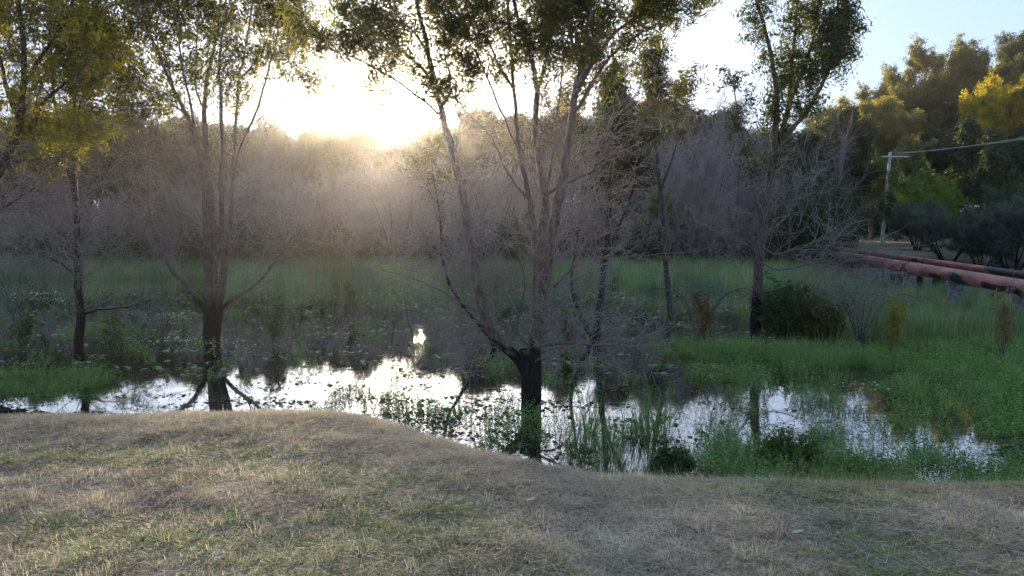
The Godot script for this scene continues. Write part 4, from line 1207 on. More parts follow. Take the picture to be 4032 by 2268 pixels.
	for q in [[Vector3(-2.29, 0.00, -30.74), 3.0, 0.5, 150], [Vector3(-18.85, 0.00, -29.12), 2.2, 0.6, 170], [Vector3(-10.42, 0.00, -22.29), 0.6, 0.3, 40], [Vector3(-8.20, 0.00, -17.80), 1.3, 0.5, 90], [Vector3(-7.12, 0.00, -17.51), 0.8, 0.4, 40], [Vector3(5.79, 0.00, -17.40), 1.1, 0.5, 50], [Vector3(-5.98, 0.00, -16.97), 1.2, 0.5, 50], [Vector3(6.09, 0.00, -12.77), 0.9, 0.4, 30]]:
		for k in q[3]:
			var p: Vector3 = q[0]
			var s := r.randf_range(0.012, 0.03)
			p += Vector3(r.randfn() * q[1] * 0.5, 0.05 + r.randf() * 0.12 + (0.3 if weeds_at(p.x, p.z) > 0.7 else 0.0), r.randfn() * q[2] * 0.5)
			where.append(Transform3D(Basis.from_euler(Vector3(r.randf_range(0, 1), r.randf() * TAU, 0)).scaled(Vector3(s, s, s)), p))
			cols.append(Color(0.75, 0.75, 0.72))
	tag(scatter("white_flowers", pad, M.leaf, where, cols, self), "tiny white flowers of water plants dotting the pond", "", "", "stuff")

	# weed clumps one can tell apart
	var clump := []
	for k in 3:
		clump.append(weed_mesh(2100 + k, 55, 0.5, 0.3, 0.042, Color(0.12, 0.21, 0.055), Color(0.27, 0.38, 0.1)))
	var sedge_clump := tuft(2110, 60, 0.75, 0.01, 0.22, 0.45, 3, Color(0.1, 0.18, 0.055), Color(0.22, 0.32, 0.09))
	var kinds := [
		["weed_clump", "leafy weed clump at the bank's foot", "weed clumps at the bank's foot left of the nearest tree", [Vector3(-2.82, 0.00, -12.33), Vector3(-2.67, 0.00, -12.77), Vector3(-2.14, 0.00, -11.92), Vector3(-1.86, 0.00, -11.79), Vector3(-1.18, 0.00, -11.18), Vector3(-0.96, 0.00, -11.06), Vector3(-1.40, 0.00, -11.18)], 0],
		["weed_clump", "leafy weed clump at the nearest tree's foot", "weed clumps round the nearest tree's foot", [Vector3(-0.36, 0.00, -10.32), Vector3(-0.10, 0.00, -10.12), Vector3(0.07, 0.00, -10.52), Vector3(-0.30, 0.00, -11.30), Vector3(0.53, 0.00, -9.93)], 0],
		["sedge_clump", "upright sedge clump right of the nearest tree", "sedge clumps right of the nearest tree", [Vector3(0.87, 0.00, -9.49), Vector3(1.26, 0.00, -9.66), Vector3(1.25, 0.00, -9.01), Vector3(1.88, 0.00, -10.32), Vector3(2.04, 0.00, -10.12), Vector3(1.66, 0.00, -10.03), Vector3(1.08, 0.00, -10.22)], 1],
		["weed_clump", "leafy weed clump along the grass edge", "weed clumps along the grass edge right of centre", [Vector3(1.93, 0.00, -8.71), Vector3(2.89, 0.00, -9.32), Vector3(3.02, 0.00, -8.86), Vector3(3.26, 0.00, -8.78), Vector3(3.47, 0.00, -8.71), Vector3(3.99, 0.00, -8.57), Vector3(4.24, 0.00, -8.50), Vector3(2.82, 0.00, -10.03)], 0],
		["sedge_clump", "upright sedge clump on the weedy island", "sedge clumps on the weedy island", [Vector3(5.60, 0.00, -15.30), Vector3(5.78, 0.00, -14.48), Vector3(6.42, 0.00, -14.88), Vector3(7.09, 0.00, -15.09), Vector3(4.82, 0.00, -15.74), Vector3(4.23, 0.00, -15.97), Vector3(7.38, 0.00, -14.68)], 1],
		["weed_clump", "leafy weed clump in the right-hand shallows", "weed clumps in the right-hand shallows", [Vector3(5.29, 0.00, -12.06), Vector3(5.28, 0.00, -11.30), Vector3(5.07, 0.00, -12.33), Vector3(6.76, 0.00, -12.33), Vector3(6.94, 0.00, -12.06), Vector3(7.31, 0.00, -11.79), Vector3(7.23, 0.00, -11.06), Vector3(7.45, 0.00, -10.84), Vector3(8.24, 0.00, -13.57), Vector3(5.56, 0.00, -10.52), Vector3(5.91, 0.00, -10.32)], 0],
		["weed_clump", "leafy weed clump by the slender tree's foot", "weed clumps by the slender tree's foot", [Vector3(-8.32, 0.00, -13.57), Vector3(-8.15, 0.00, -13.92), Vector3(-8.78, 0.00, -13.08), Vector3(-9.40, 0.00, -13.57), Vector3(-8.28, 0.00, -13.08), Vector3(-7.67, 0.00, -13.41)], 0],
	]
	for q in kinds:
		var n := 0
		q[3].sort_custom(func(a, b): return a.x / a.z > b.x / b.z)
		for at in q[3]:
			var o := part(q[0], sedge_clump if q[4] == 1 else clump[n % 3], M.blade, self)
			o.position = at
			o.rotation.y = r.randf() * TAU
			var s := r.randf_range(0.75, 1.2)
			o.scale = Vector3(s, s * r.randf_range(0.8, 1.15), s)
			tag(o, q[1] + ", " + nth(n) + " from the left", "water plant", q[2])
			n += 1

	# shrubs and saplings standing in the wetland
	var sp_mid := sprig(7, 14, 0.09, 0.04, 0.28, 0.1, false)
	bush("dark_shrub", "dense dark green shrub pressed against the tall tree's burnt foot", "shrub", Vector3(6.93, 0.00, -18.59), 2200, 1.5, 0.75, Color(0.05, 0.08, 0.04), Color(0.1, 0.13, 0.05), sp_mid, 620, 0.9)
	bush("olive_shrub", "olive-brown shrub right of the dark one by the tall tree", "shrub", Vector3(7.64, 0.00, -18.21), 2210, 1.2, 0.6, Color(0.09, 0.1, 0.035), Color(0.17, 0.145, 0.05), sp_mid, 450, 0.85)
	bush("low_shrub", "small bright green shrub at the grass edge right of centre", "shrub", Vector3(3.39, 0.00, -8.83), 2220, 0.42, 0.35, Color(0.05, 0.09, 0.022), Color(0.14, 0.17, 0.04), sp_mid, 300, 0.45)
	bush("low_shrub", "small dark shrub just left of the bright one at the grass edge", "shrub", Vector3(1.92, 0.00, -8.60), 2230, 0.3, 0.25, Color(0.025, 0.055, 0.02), Color(0.06, 0.1, 0.03), sp_mid, 220, 0.4)
	bush("mistletoe", "round green mistletoe ball hanging in the bare twigs right of the nearest tree", "mistletoe", Vector3(6.02, 3.14, -30.00), 2240, 1.0, 0.42, Color(0.07, 0.09, 0.02), Color(0.13, 0.14, 0.03), sp_mid, 500, 0.8)
	var saplings := [
		["yellow_sapling", "yellow-green sapling standing in the right-hand shallows", Vector3(8.12, 0.00, -15.74), 1.35, Color(0.16, 0.17, 0.035), Color(0.3, 0.28, 0.06), 60],
		["reddish_sapling", "rusty red-leaved sapling left of the tall narrow tree", Vector3(4.68, 0.00, -17.51), 1.35, Color(0.16, 0.07, 0.035), Color(0.22, 0.14, 0.05), 46],
		["rusty_sapling", "rusty-leaved sapling at the right edge below the pipes", Vector3(10.56, 0.00, -15.74), 1.6, Color(0.2, 0.12, 0.07), Color(0.28, 0.2, 0.1), 46],
		["leafy_sapling", "leafy sapling in the water right of the broad tree", Vector3(-5.74, 0.00, -17.51), 1.0, Color(0.1, 0.12, 0.035), Color(0.16, 0.16, 0.06), 46],
		["leafy_sapling", "forked thin-stemmed sapling between the slender and the broad tree", Vector3(-8.92, 0.00, -16.46), 0.95, Color(0.08, 0.11, 0.03), Color(0.14, 0.15, 0.04), 30],
		["leafy_sapling", "small sapling left of the slender tree's trunk", Vector3(-11.14, 0.00, -16.71), 0.95, Color(0.06, 0.09, 0.03), Color(0.1, 0.13, 0.04), 36],
		["leafy_sapling", "yellowish sapling behind the nearest tree's right stem", Vector3(1.26, 0.00, -16.97), 1.2, Color(0.1, 0.1, 0.03), Color(0.18, 0.15, 0.04), 60],
		["leafy_sapling", "thin sapling in the middle of the sedge left of the sun glitter", Vector3(-4.80, 0.00, -22.56), 1.2, Color(0.06, 0.09, 0.035), Color(0.1, 0.13, 0.05), 40],
	]
	var sp_small := sprig(8, 10, 0.075, 0.04, 0.2, 0.0, false)
	var s0 := 2300
	for q in saplings:
		s0 += 1
		var rr := dice(s0)
		var t := thing(q[0], q[1], "sapling", q[2])
		var w := start_wood(Vector3.ZERO, Color(0.14, 0.12, 0.09))
		var tips := []
		for k in 4:
			var top: Vector3 = Vector3(rr.randf_range(-0.28, 0.28), 1.0, rr.randf_range(-0.28, 0.28)) * q[3] * rr.randf_range(0.7, 1.0)
			var ln := limb(w, rr, [Vector3(0, -0.1, 0), top * 0.5 + ball(rr) * 0.06, top], 0.014, 0.004, 4, 0.01)
			for j in q[6]:
				var f2 := rr.randf_range(0.3, 1.0) * (ln.size() - 1.001)
				tips.append([ln[int(f2)].lerp(ln[int(f2) + 1], f2 - int(f2)) + ball(rr) * 0.07, ball(rr).normalized()])
		part("stems", w.mesh(), M.twig, t)
		var l := leaf_out(rr, tips, 1, 0.05, 0.1, 0.85, Vector3.ZERO, q[4], q[5], -100.0, 1.0, 0.35)
		scatter("foliage", sp_small, M.leaf, l[0], l[1], t)
	# bare arching shrubs in the water
	var o := DEAD.duplicate()
	o.up = [-0.05, -0.05, -0.03, 0.0]
	var labels := ["bare arching shrub in the reeds left of the rusty red sapling", "bare drooping brushwood right of the olive shrub", "bare twiggy brushwood low at the left edge"]
	var i4 := 0
	for q in [[Vector3(4.96, 0.00, -19.38), 1.5, 7], [Vector3(8.91, 0.00, -18.71), 1.4, 7], [Vector3(-15.25, 0.00, -22.56), 2.0, 8]]:
		var rr := dice(2400 + i4)
		var t := thing("bare_brushwood", labels[i4], "shrub", q[0])
		var w := start_wood(Vector3.ZERO, Color(0.12, 0.1, 0.1))
		var none := []
		var lines := []
		for k in q[2]:
			var a: float = k * TAU / q[2] + rr.randf()
			var e: Vector3 = Vector3(cos(a), 0.0, sin(a) * 0.6) * q[1]
			lines.append(limb(w, rr, [Vector3(0, -0.2, 0), e * 0.35 + Vector3(0, q[1] * 0.6, 0), e * 0.8 + Vector3(0, q[1] * 0.8, 0), e * 1.2 + Vector3(0, q[1] * 0.55, 0)], 0.022, 0.005, 4, 0.02))
		part("stems", w.mesh(), M.twig, t)
		var w2 := start_wood(Vector3.ZERO, Color(0.16, 0.14, 0.14))
		for ln in lines:
			branches_on(w2, rr, ln, 0.25, 1.0, 9, 0.7, 0.007, 1, o, none)
		part("twigs", w2.mesh(), M.twig, t)
		i4 += 1


# ---------------------------------------------------------------- pipes, pole and wires

func tube_mesh(a: Vector3, b: Vector3, rad: float, origin: Vector3, steps := 40, sides := 28) -> ArrayMesh:
	# a straight pipe with u along it and v round it from the top
	var st := SurfaceTool.new()
	st.begin(Mesh.PRIMITIVE_TRIANGLES)
	var d := (b - a).normalized()
	var side := d.cross(Vector3.UP).normalized()
	var up := side.cross(d)
	for i in steps + 1:
		var p := a.lerp(b, float(i) / steps) - origin
		for k in sides + 1:
			var t := TAU * k / sides
			var n := up * cos(t) + side * sin(t)
			st.set_normal(n)
			st.set_uv(Vector2(float(i) / steps, float(k) / sides))
			st.add_vertex(p + n * rad)
	for i in steps:
		for k in sides:
			var q := i * (sides + 1) + k
			for ix in [q, q + sides + 1, q + 1, q + 1, q + sides + 1, q + sides + 2]:
				st.add_index(ix)
	return st.commit()


func box_mesh(size: Vector3) -> ArrayMesh:
	# a box with chamfered upright edges
	var pts := PackedVector2Array()
	var c := minf(size.x, size.z) * 0.1
	var hx := size.x * 0.5
	var hz := size.z * 0.5
	for q in [Vector2(hx - c, hz), Vector2(-hx + c, hz), Vector2(-hx, hz - c), Vector2(-hx, -hz + c), Vector2(-hx + c, -hz), Vector2(hx - c, -hz), Vector2(hx, -hz + c), Vector2(hx, hz - c)]:
		pts.append(q)
	var f := SurfaceTool.new()
	f.begin(Mesh.PRIMITIVE_TRIANGLES)
	f.set_smooth_group(-1)
	for i in 8:
		var p := pts[i]
		var q := pts[(i + 1) % 8]
		var a := Vector3(p.x, 0, p.y)
		var b := Vector3(q.x, 0, q.y)
		var h := Vector3(0, size.y, 0)
		for v in [a, a + h, b, b, a + h, b + h, h, b + h, a + h]:
			f.add_vertex(v)
	f.generate_normals()
	return f.commit()


func works() -> void:
	var dir := Vector3(0.171, 0, -1.0)
	var base1 := Vector3(15.29, 0.98, -22.0)
	var base2 := Vector3(18.74, 0.98, -27.0)
	var mats := []
	for k in 2:
		var m := StandardMaterial3D.new()
		m.resource_name = "pipe_paint_%d" % k
		m.roughness = 0.6
		m.metallic_specular = 0.4
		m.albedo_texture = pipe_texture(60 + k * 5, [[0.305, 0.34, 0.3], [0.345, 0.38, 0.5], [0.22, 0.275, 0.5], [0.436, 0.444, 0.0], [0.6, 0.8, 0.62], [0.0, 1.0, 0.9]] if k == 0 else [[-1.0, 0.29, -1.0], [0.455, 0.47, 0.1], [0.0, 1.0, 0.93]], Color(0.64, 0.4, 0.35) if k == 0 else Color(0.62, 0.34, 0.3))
		m.heightmap_enabled = true
		m.heightmap_texture = noise_tex(66, 0.04, Color(0, 0, 0), Color(1, 1, 1), 256, 256, 4)
		m.heightmap_scale = 0.5
		mats.append(m)
	for k in 2:
		var rad := 0.25 if k == 0 else 0.155
		var b := base1 if k == 0 else base2
		var a := b - dir * 10.0
		var e := b + dir * 34.0
		var at := Vector3(b.x, 0, b.z)
		var t := thing("pipeline", "thick faded red steel pipe with tar patches, nearer of the two" if k == 0 else "thinner red steel pipe running behind the thick one", "pipe", at)
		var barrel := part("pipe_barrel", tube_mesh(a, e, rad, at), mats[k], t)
		for j in 11:
			var s := -8.0 + j * 4.2
			part("weld_band", tube_mesh(b + dir * s - dir * 0.05, b + dir * s + dir * 0.05, rad + 0.008, at, 1), mats[k], barrel)
		for j in 2:
			part("tar_wrap", tube_mesh(b + dir * (9.2 + j * 8.0), b + dir * (9.4 + j * 8.0), rad + 0.013, at, 1), M.iron, barrel)
	# concrete supports
	var n := 0
	var where := ["under the thick pipe nearest the right edge", "under the thick pipe, first left of the right edge", "under the thick pipe, second left of the right edge", "under the thick pipe, half hidden by bare branches"]
	for s in [0.1, 4.7, 9.3, 14.6]:
		var p: Vector3 = base1 + dir * s
		var t := thing("pipe_support", "weathered concrete pipe support " + where[n], "support", Vector3(p.x, -0.4, p.z))
		var post := part("post", box_mesh(Vector3(0.5, 1.1, 0.16)), M.concrete, t)
		post.rotation.y = -0.17
		var cap := part("saddle", box_mesh(Vector3(0.62, 0.14, 0.2)), M.concrete, t)
		cap.position.y = 1.06
		cap.rotation.y = -0.17
		for q in [-1, 1]:
			var cheek := part("cheek", box_mesh(Vector3(0.06, 0.22, 0.14)), M.iron, t)
			cheek.position = Vector3(0.29 * q, 1.2, 0)
			cheek.rotation.y = -0.17
		n += 1
	for s in [-3.0, 3.0, 9.0, 15.0]:
		var p: Vector3 = base2 + dir * s
		n += 1
		var t := thing("thin_pipe_support", "low concrete block carrying the thinner pipe, %s counted from the right edge" % nth(n - 5), "support", Vector3(p.x, -0.4, p.z), "blocks carrying the thinner pipe")
		part("post", box_mesh(Vector3(0.4, 1.21, 0.16)), M.concrete, t)

	# the power pole
	var foot := Vector3(34.44, 0.84, -69.00)
	var t := thing("power_pole", "weathered grey timber power pole with one crossarm, beyond the pipes", "pole", foot)
	var w := Wood.new()
	w.tube(PackedVector3Array([Vector3(0, -0.6, 0), Vector3(0.12, 2.5, 0), Vector3(0.27, 5.5, 0), Vector3(0.41, 8.4, 0)]), PackedFloat32Array([0.165, 0.155, 0.135, 0.115]), 10)
	var shaft := part("shaft", w.mesh(), M.pole_wood, t)
	var w2 := Wood.new()
	w2.tube(PackedVector3Array([Vector3(0.41, 8.38, 0), Vector3(0.41, 8.43, 0)]), PackedFloat32Array([0.122, 0.02]), 10)
	part("pole_cap", w2.mesh(), M.iron, shaft)
	var arm := part("crossarm", box_mesh(Vector3(2.6, 0.13, 0.12)), M.pole_wood, t)
	arm.position = Vector3(0.75, 7.9, 0.2)
	for k in 4:
		var w3 := Wood.new()
		w3.tube(PackedVector3Array([Vector3(0, 0, 0), Vector3(0, 0.08, 0), Vector3(0, 0.1, 0), Vector3(0, 0.16, 0), Vector3(0, 0.18, 0), Vector3(0, 0.24, 0), Vector3(0, 0.25, 0)]), PackedFloat32Array([0.015, 0.015, 0.06, 0.06, 0.04, 0.045, 0.005]), 8)
		var ins := part("insulator", w3.mesh(), M.concrete, arm)
		ins.position = Vector3([-1.2, 0.2, 0.6, 1.2][k], 0.13, 0)
	for k in 2:
		var w4 := Wood.new()
		w4.tube(PackedVector3Array([Vector3(0.38, 7.3, 0.14), Vector3(0.95 if k else -0.15, 7.9, 0.16)]), PackedFloat32Array([0.02, 0.02]), 5)
		part("arm_brace", w4.mesh(), M.iron, t)
	for k in 3:
		var w5 := Wood.new()
		var y: float = [2.9, 3.3, 4.6][k]
		w5.tube(PackedVector3Array([Vector3(0.047 * y, y, 0), Vector3(0.047 * y, y + 0.22, 0)]), PackedFloat32Array([0.168, 0.166]), 10)
		part("metal_band", w5.mesh(), M.iron, shaft)
	var far_end := Vector3(38.65, 8.87, -44.00)
	var which := ["lowest", "second", "third", "topmost"]
	for k in 4:
		var a: Vector3 = foot + Vector3([-0.45, 0.95, 1.35, 1.95][k], 8.28, 0.2)
		var b: Vector3 = far_end + Vector3(k * 0.6 - 0.9, 0.1 + 0.28 * k, k * 0.5)
		var pts := PackedVector3Array()
		var rs := PackedFloat32Array()
		for i in 25:
			var f := i / 24.0
			pts.append(a.lerp(b, f) + Vector3(0, -1.0 * f * (1.0 - f) * 4.0 * 0.35, 0))
			rs.append(0.0065)
		var w6 := Wood.new()
		w6.o = a
		w6.tube(pts, rs, 4)
		var o := part("overhead_wire", w6.mesh(), M.wire, self)
		o.position = a
		tag(o, which[k] + " of the thin overhead wires sagging from the power pole to the right edge", "wire", "overhead wires from the power pole")


func bank() -> void:
	var r := dice(3000)
	# short grass, living and dry, in four habits
	var habits := [
		tuft(3001, 9, 0.05, 0.0045, 0.03, 1.6, 2, Color(0.55, 0.6, 0.5), Color(1.2, 1.2, 1.0)),
		tuft(3002, 8, 0.05, 0.0045, 0.03, 2.6, 2, Color(0.6, 0.58, 0.55), Color(1.25, 1.2, 1.05)),
		tuft(3003, 7, 0.075, 0.0045, 0.045, 7.0, 2, Color(0.55, 0.52, 0.5), Color(1.3, 1.25, 1.15)),
	]
	var where := [[] as Array[Transform3D], [] as Array[Transform3D], [] as Array[Transform3D]]
	var cols := [PackedColorArray(), PackedColorArray(), PackedColorArray()]
	for i in 95000:
		var d := lerpf(2.6, 8.0, pow(r.randf(), 0.8))
		var x := r.randf_range(-0.76, 0.76) * (d + 0.3)
		var e := d - crest(x)
		if e > 0.9:
			continue
		var g := green_here(x, -d)
		if r.randf() < 0.75 * smoothstep(0.1, -0.3, patch_noise.get_noise_2d(x * 55.0, d * 75.0)):
			continue
		var k := 2
		var c := Color(0.6, 0.51, 0.4).lerp(Color(0.78, 0.69, 0.55), r.randf())
		if r.randf() < g * 0.95:
			k = 0
			c = Color(0.25, 0.27, 0.1).lerp(Color(0.44, 0.41, 0.17), r.randf())
		elif r.randf() < 0.22:
			k = 1
			c = Color(0.5, 0.4, 0.28).lerp(Color(0.66, 0.56, 0.41), r.randf())
		elif patch_noise.get_noise_2d(x * 25.0 + 50.0, d * 25.0) < -0.1:
			c = Color(0.46, 0.38, 0.33).lerp(Color(0.56, 0.48, 0.42), r.randf())
		if e > -0.9 and x < 1.2 and k == 2:
			c = Color(0.68, 0.57, 0.42).lerp(Color(0.82, 0.71, 0.55), r.randf())
		c *= 0.95 + 0.8 * patch_noise.get_noise_2d(x * 18.0 + 33.0, d * 26.0) + 0.5 * patch_noise.get_noise_2d(x * 80.0, d * 100.0)
		var s := r.randf_range(0.55, 1.2) * (1.25 if e > -0.25 else 1.0)
		where[k].append(Transform3D(Basis(Vector3.UP, r.randf() * TAU).scaled(Vector3(s, s * (0.6 if e < 0.0 else 0.9), s)), Vector3(x, ground(x, -d) - 0.004, -d)))
		cols[k].append(c)
	var called := ["living_grass", "upright_dry_grass", "matted_dry_grass"]
	var say := ["short green grass growing in patches on the mown bank", "short upright tan grass on the mown bank", "flattened straw-coloured grass matting the mown bank"]
	for k in 3:
		tag(scatter(called[k], habits[k], M.blade if k == 0 else M.straw, where[k], cols[k], self), say[k], "", "", "stuff")
	var bunch := tuft(3020, 34, 0.1, 0.0034, 0.04, 1.4, 3, Color(0.75, 0.75, 0.72), Color(1.2, 1.15, 1.05))
	var bw: Array[Transform3D] = []
	var bc := PackedColorArray()
	for i in 1300:
		var d := lerpf(2.6, 7.0, pow(r.randf(), 0.8))
		var x := r.randf_range(-0.76, 0.76) * (d + 0.3)
		if d - crest(x) > 0.2 or patch_noise.get_noise_2d(x * 22.0 + 9.0, d * 22.0) < -0.05:
			continue
		var s := r.randf_range(0.45, 1.15)
		bw.append(Transform3D(Basis(Vector3.UP, r.randf() * TAU).scaled(Vector3(s, s * r.randf_range(0.35, 0.75), s)), Vector3(x, ground(x, -d) - 0.004, -d)))
		bc.append(Color(0.46, 0.38, 0.26).lerp(Color(0.64, 0.56, 0.42), r.randf()) if r.randf() > 0.35 * green_here(x, -d) else Color(0.22, 0.26, 0.1))
	tag(scatter("grass_bunches", bunch, M.straw, bw, bc, self), "small bunches of tan grass standing out of the mown bank", "", "", "stuff")
	# cut straw lying about, thickest on the shoulder of the bank
	var f := Flat.new()
	f.blade(Vector3(0, 0, -0.5), Vector3(0, 0.02, 1).normalized(), Vector3(0.12, 0.03, 0), 1.0, 0.022, Color(1, 1, 1), 3)
	f.blade(Vector3(0, 0, -0.5), Vector3(0, 0.02, 1).normalized(), Vector3(0.1, 0.05, 0.05), 1.0, 0.03, Color(0.85, 0.85, 0.85), 3)
	var straw := f.mesh()
	var lie: Array[Transform3D] = []
	var tint := PackedColorArray()
	var tries := 0
	while lie.size() < 42000 and tries < 220000:
		tries += 1
		var d := r.randf_range(2.6, 7.6)
		var x := r.randf_range(-0.76, 0.76) * (d + 0.3)
		var e := d - crest(x)
		if e > 1.0:
			continue
		var p := 0.26 + 0.8 * smoothstep(-1.5, -0.4, e) * (1.0 - 0.6 * smoothstep(0.8, 2.0, x))
		if r.randf() > p:
			continue
		var ln := 0.03 + 0.17 * pow(r.randf(), 3.0 - 1.4 * smoothstep(-1.3, -0.5, e))
		var y := (ground(x, -d + 0.05) - ground(x, -d - 0.05)) * 10.0
		var up := Vector3(0, 1, -y).normalized()
		var a := r.randf() * TAU
		var zz := (Vector3(cos(a), 0, sin(a)) - up * up.dot(Vector3(cos(a), 0, sin(a))) + ball(r) * 0.12).normalized()
		var xx := up.cross(zz).normalized()
		lie.append(Transform3D(Basis(xx * 0.1, zz.cross(xx) * ln, zz * ln), Vector3(x, ground(x, -d) + 0.012 + r.randf() * 0.02, -d)))
		tint.append(Color(0.5, 0.41, 0.28).lerp(Color(0.78, 0.67, 0.5), r.randf()))
	tag(scatter("cut_straw", straw, M.straw, lie, tint, self), "loose cut straw lying on the bank, thickest on its shoulder", "", "", "stuff")
	# dead grass washed up on the right-hand mud
	var wash: Array[Transform3D] = []
	var wcol := PackedColorArray()
	for i in 1500:
		var x := 7.2 + r.randfn() * 1.1
		var z := -9.35 + r.randfn() * 0.45
		var y := ground(x, z)
		if y < -0.02 or y > 0.5:
			continue
		var ln := r.randf_range(0.08, 0.35)
		var a := r.randfn() * 0.6 + 1.4
		var zz := Vector3(sin(a), r.randf_range(-0.15, 0.15), cos(a)).normalized()
		var xx := Vector3.UP.cross(zz).normalized()
		wash.append(Transform3D(Basis(xx * 0.35, zz.cross(xx) * ln, zz * ln), Vector3(x, y + 0.02 + r.randf() * 0.05, z)))
		wcol.append(Color(0.16, 0.11, 0.07).lerp(Color(0.42, 0.34, 0.23), r.randf()))
	tag(scatter("washed_up_grass", straw, M.straw, wash, wcol, self), "dead brown grass washed up on the dark mud at the right", "", "", "stuff")
	# single pale stalks one can pick out
	var stalk := Wood.new()
	stalk.col = Color(0.55, 0.5, 0.38)
	stalk.tube(PackedVector3Array([Vector3(-0.5, 0, 0), Vector3(-0.2, 0.012, 0.01), Vector3(0.1, 0.01, 0.025), Vector3(0.5, 0.0, 0.0)]), PackedFloat32Array([0.0019, 0.0018, 0.0015, 0.0008]), 5)
	var sm := stalk.mesh()
	var stalks := [[Vector3(-1.93, 1.40, -5.02), 0.3, 0.3], [Vector3(-1.84, 1.40, -5.15), 0.32, 0.9], [Vector3(-1.71, 1.40, -5.30), 0.25, 0.6], [Vector3(-2.25, 1.40, -5.06), 0.14, 1.5], [Vector3(-2.56, 1.40, -4.85), 0.5, 0.02], [Vector3(-1.08, 1.42, -3.67), 0.28, -0.55], [Vector3(-0.22, 1.42, -3.40), 0.2, -0.8], [Vector3(-0.44, 1.38, -4.78), 0.4, -0.5], [Vector3(-0.72, 1.40, -4.50), 0.3, -0.45], [Vector3(2.06, 1.30, -5.04), 0.45, -0.02], [Vector3(-1.27, 1.36, -5.53), 0.35, 0.9], [Vector3(-1.19, 1.36, -5.43), 0.3, 1.2], [Vector3(0.00, 1.38, -4.41), 0.4, -0.35], [Vector3(1.40, 1.36, -4.68), 0.3, 0.05], [Vector3(1.99, 1.40, -3.93), 0.3, 0.2], [Vector3(-1.27, 1.41, -4.02), 0.2, 0.4], [Vector3(-1.68, 1.42, -3.42), 0.16, 1.2], [Vector3(0.08, 1.42, -3.62), 0.2, 0.5]]
	stalks.sort_custom(func(p, q): return p[0].x / p[0].z > q[0].x / q[0].z)
	var n := 0
	for q in stalks:
		var o := part("dry_stalk", sm, M.straw, self)
		var p: Vector3 = q[0]
		o.position = Vector3(p.x, ground(p.x, p.z) + 0.03, p.z)
		o.rotation.y = q[2]
		o.rotation.z = r.randf_range(-0.06, 0.06)
		o.scale = Vector3(q[1], 1, q[1])
		n += 1
		tag(o, "single pale dry stalk lying on the mown bank, %s from the left" % nth(n - 1), "stalk", "single dry stalks on the bank")
	# fallen gum leaves
	var leaf := Flat.new()
	for k in 5:
		var z0 := k / 5.0
		var z1 := (k + 1) / 5.0
		var w0 := sin(z0 * PI) * 0.16
		var w1 := sin(z1 * PI) * 0.16
		for sgn in [-1.0, 1.0]:
			var a := Vector3(0, 0.1 * z0 * z0, z0)
			var b := Vector3(0, 0.1 * z1 * z1, z1)
			var c := Vector3(sgn * w0, 0.1 * z0 * z0 + 0.05 * w0 / 0.16, z0)
			var e := Vector3(sgn * w1, 0.1 * z1 * z1 + 0.05 * w1 / 0.16, z1)
			leaf.tri(a, b, e, Color(1, 1, 1))
			leaf.tri(a, e, c, Color(1, 1, 1))
	var lm := leaf.mesh()
	for q in [[Vector3(-2.02, 1.42, -3.39), Color(0.2, 0.035, 0.025), "dark red fallen leaf on the grass near the lower left corner"], [Vector3(-1.59, 1.42, -3.51), Color(0.17, 0.07, 0.035), "brown fallen leaf to the right of the red one"], [Vector3(-2.73, 1.40, -5.30), Color(0.13, 0.07, 0.05), "dark brown fallen leaf up near the crest on the left"], [Vector3(-1.41, 1.42, -3.36), Color(0.36, 0.32, 0.25), "pale bleached leaf scrap right of the red leaf"], [Vector3(0.08, 1.42, -3.28), Color(0.12, 0.08, 0.06), "dark brown fallen leaf at the bottom middle"], [Vector3(1.41, 1.42, -3.62), Color(0.36, 0.33, 0.26), "pale bleached leaf scrap on the right half of the bank"], [Vector3(0.07, 1.40, -4.09), Color(0.36, 0.32, 0.26), "pale leaf scrap in the middle of the bank"]]:
		var m := StandardMaterial3D.new()
		var cc: Color = q[1]
		m.albedo_color = cc.linear_to_srgb()
		m.roughness = 0.6
		m.cull_mode = BaseMaterial3D.CULL_DISABLED
		var o := part("fallen_leaf", lm, m, self)
		var p: Vector3 = q[0]
		o.position = Vector3(p.x, ground(p.x, p.z) + 0.03, p.z)
		o.rotation = Vector3(-0.15, 1.3 + r.randf() * 0.5, 0.15)
		o.scale = Vector3(0.075, 0.075, 0.075)
		tag(o, q[2], "leaf")
	# wispy grass on the crest and at the weedy edge on the right
	var wisp := tuft(3050, 12, 0.22, 0.004, 0.06, 0.9, 3, Color(0.8, 0.85, 0.6), Color(1.1, 1.1, 0.9))
	var edge: Array[Transform3D] = []
	var ecol := PackedColorArray()
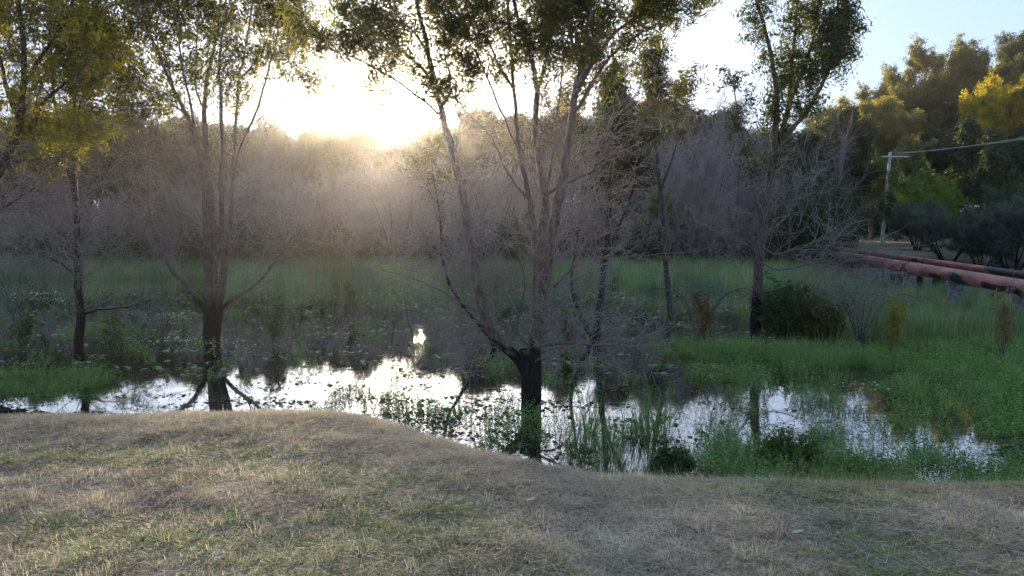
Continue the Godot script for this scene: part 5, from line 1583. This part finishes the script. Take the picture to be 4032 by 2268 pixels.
	for i in 1500:
		var x := r.randf_range(0.5, 5.2)
		var d := crest(x) + r.randf_range(-0.5, 1.0)
		if r.randf() > 0.4 + 0.6 * smoothstep(0.8, 1.6, x) or r.randf() < 0.3 - patch_noise.get_noise_2d(x * 30.0, 8.0):
			continue
		var s := r.randf_range(0.3, 0.8)
		edge.append(Transform3D(Basis(Vector3.UP, r.randf() * TAU).scaled(Vector3(s, s, s)), Vector3(x, ground(x, -d) - 0.01, -d)))
		ecol.append(Color(0.13, 0.16, 0.06).lerp(Color(0.3, 0.26, 0.15), r.randf()))
	tag(scatter("edge_grass", wisp, M.blade, edge, ecol, self), "longer wispy grass along the right-hand edge of the bank", "", "", "stuff")



func _ready() -> void:
	var cam := Camera3D.new()
	cam.name = "camera"
	cam.fov = 42.54
	cam.near = 0.05
	cam.far = 600.0
	cam.position = Vector3(0, 3.0, 0)
	cam.rotation_degrees = Vector3(-5.25, 0, 0)
	add_child(cam)
	cam.current = true
	var env := Environment.new()
	env.background_mode = Environment.BG_SKY
	var sky := Sky.new()
	var pan := PanoramaSkyMaterial.new()
	pan.panorama = sky_picture()
	sky.sky_material = pan
	env.sky = sky
	env.background_energy_multiplier = 1.0
	env.tonemap_mode = Environment.TONE_MAPPER_LINEAR
	env.tonemap_exposure = 5.1
	env.sdfgi_enabled = true
	env.ssao_enabled = true
	env.ssil_enabled = true
	env.volumetric_fog_enabled = true
	env.volumetric_fog_density = 0.0003
	env.volumetric_fog_albedo = Color(1.0, 0.97, 0.95)
	env.volumetric_fog_anisotropy = 0.85
	var we := WorldEnvironment.new()
	we.name = "world_environment"
	we.environment = env
	add_child(we)
	var sun := DirectionalLight3D.new()
	sun.name = "sun"
	sun.light_color = Color(1.0, 0.92, 0.79)
	sun.light_energy = 1.1
	sun.light_angular_distance = 2.5
	sun.shadow_enabled = true
	add_child(sun)
	sun.look_at_from_position(SUN_DIR * 100.0, Vector3.ZERO, Vector3.UP)

	hills_noise.seed = 5
	hills_noise.frequency = 0.05
	patch_noise.seed = 6
	patch_noise.frequency = 0.05
	fine_noise.seed = 7
	fine_noise.frequency = 0.05
	materials()
	lay_ground()
	main_trees()
	background()
	wetland()
	works()
	bank()
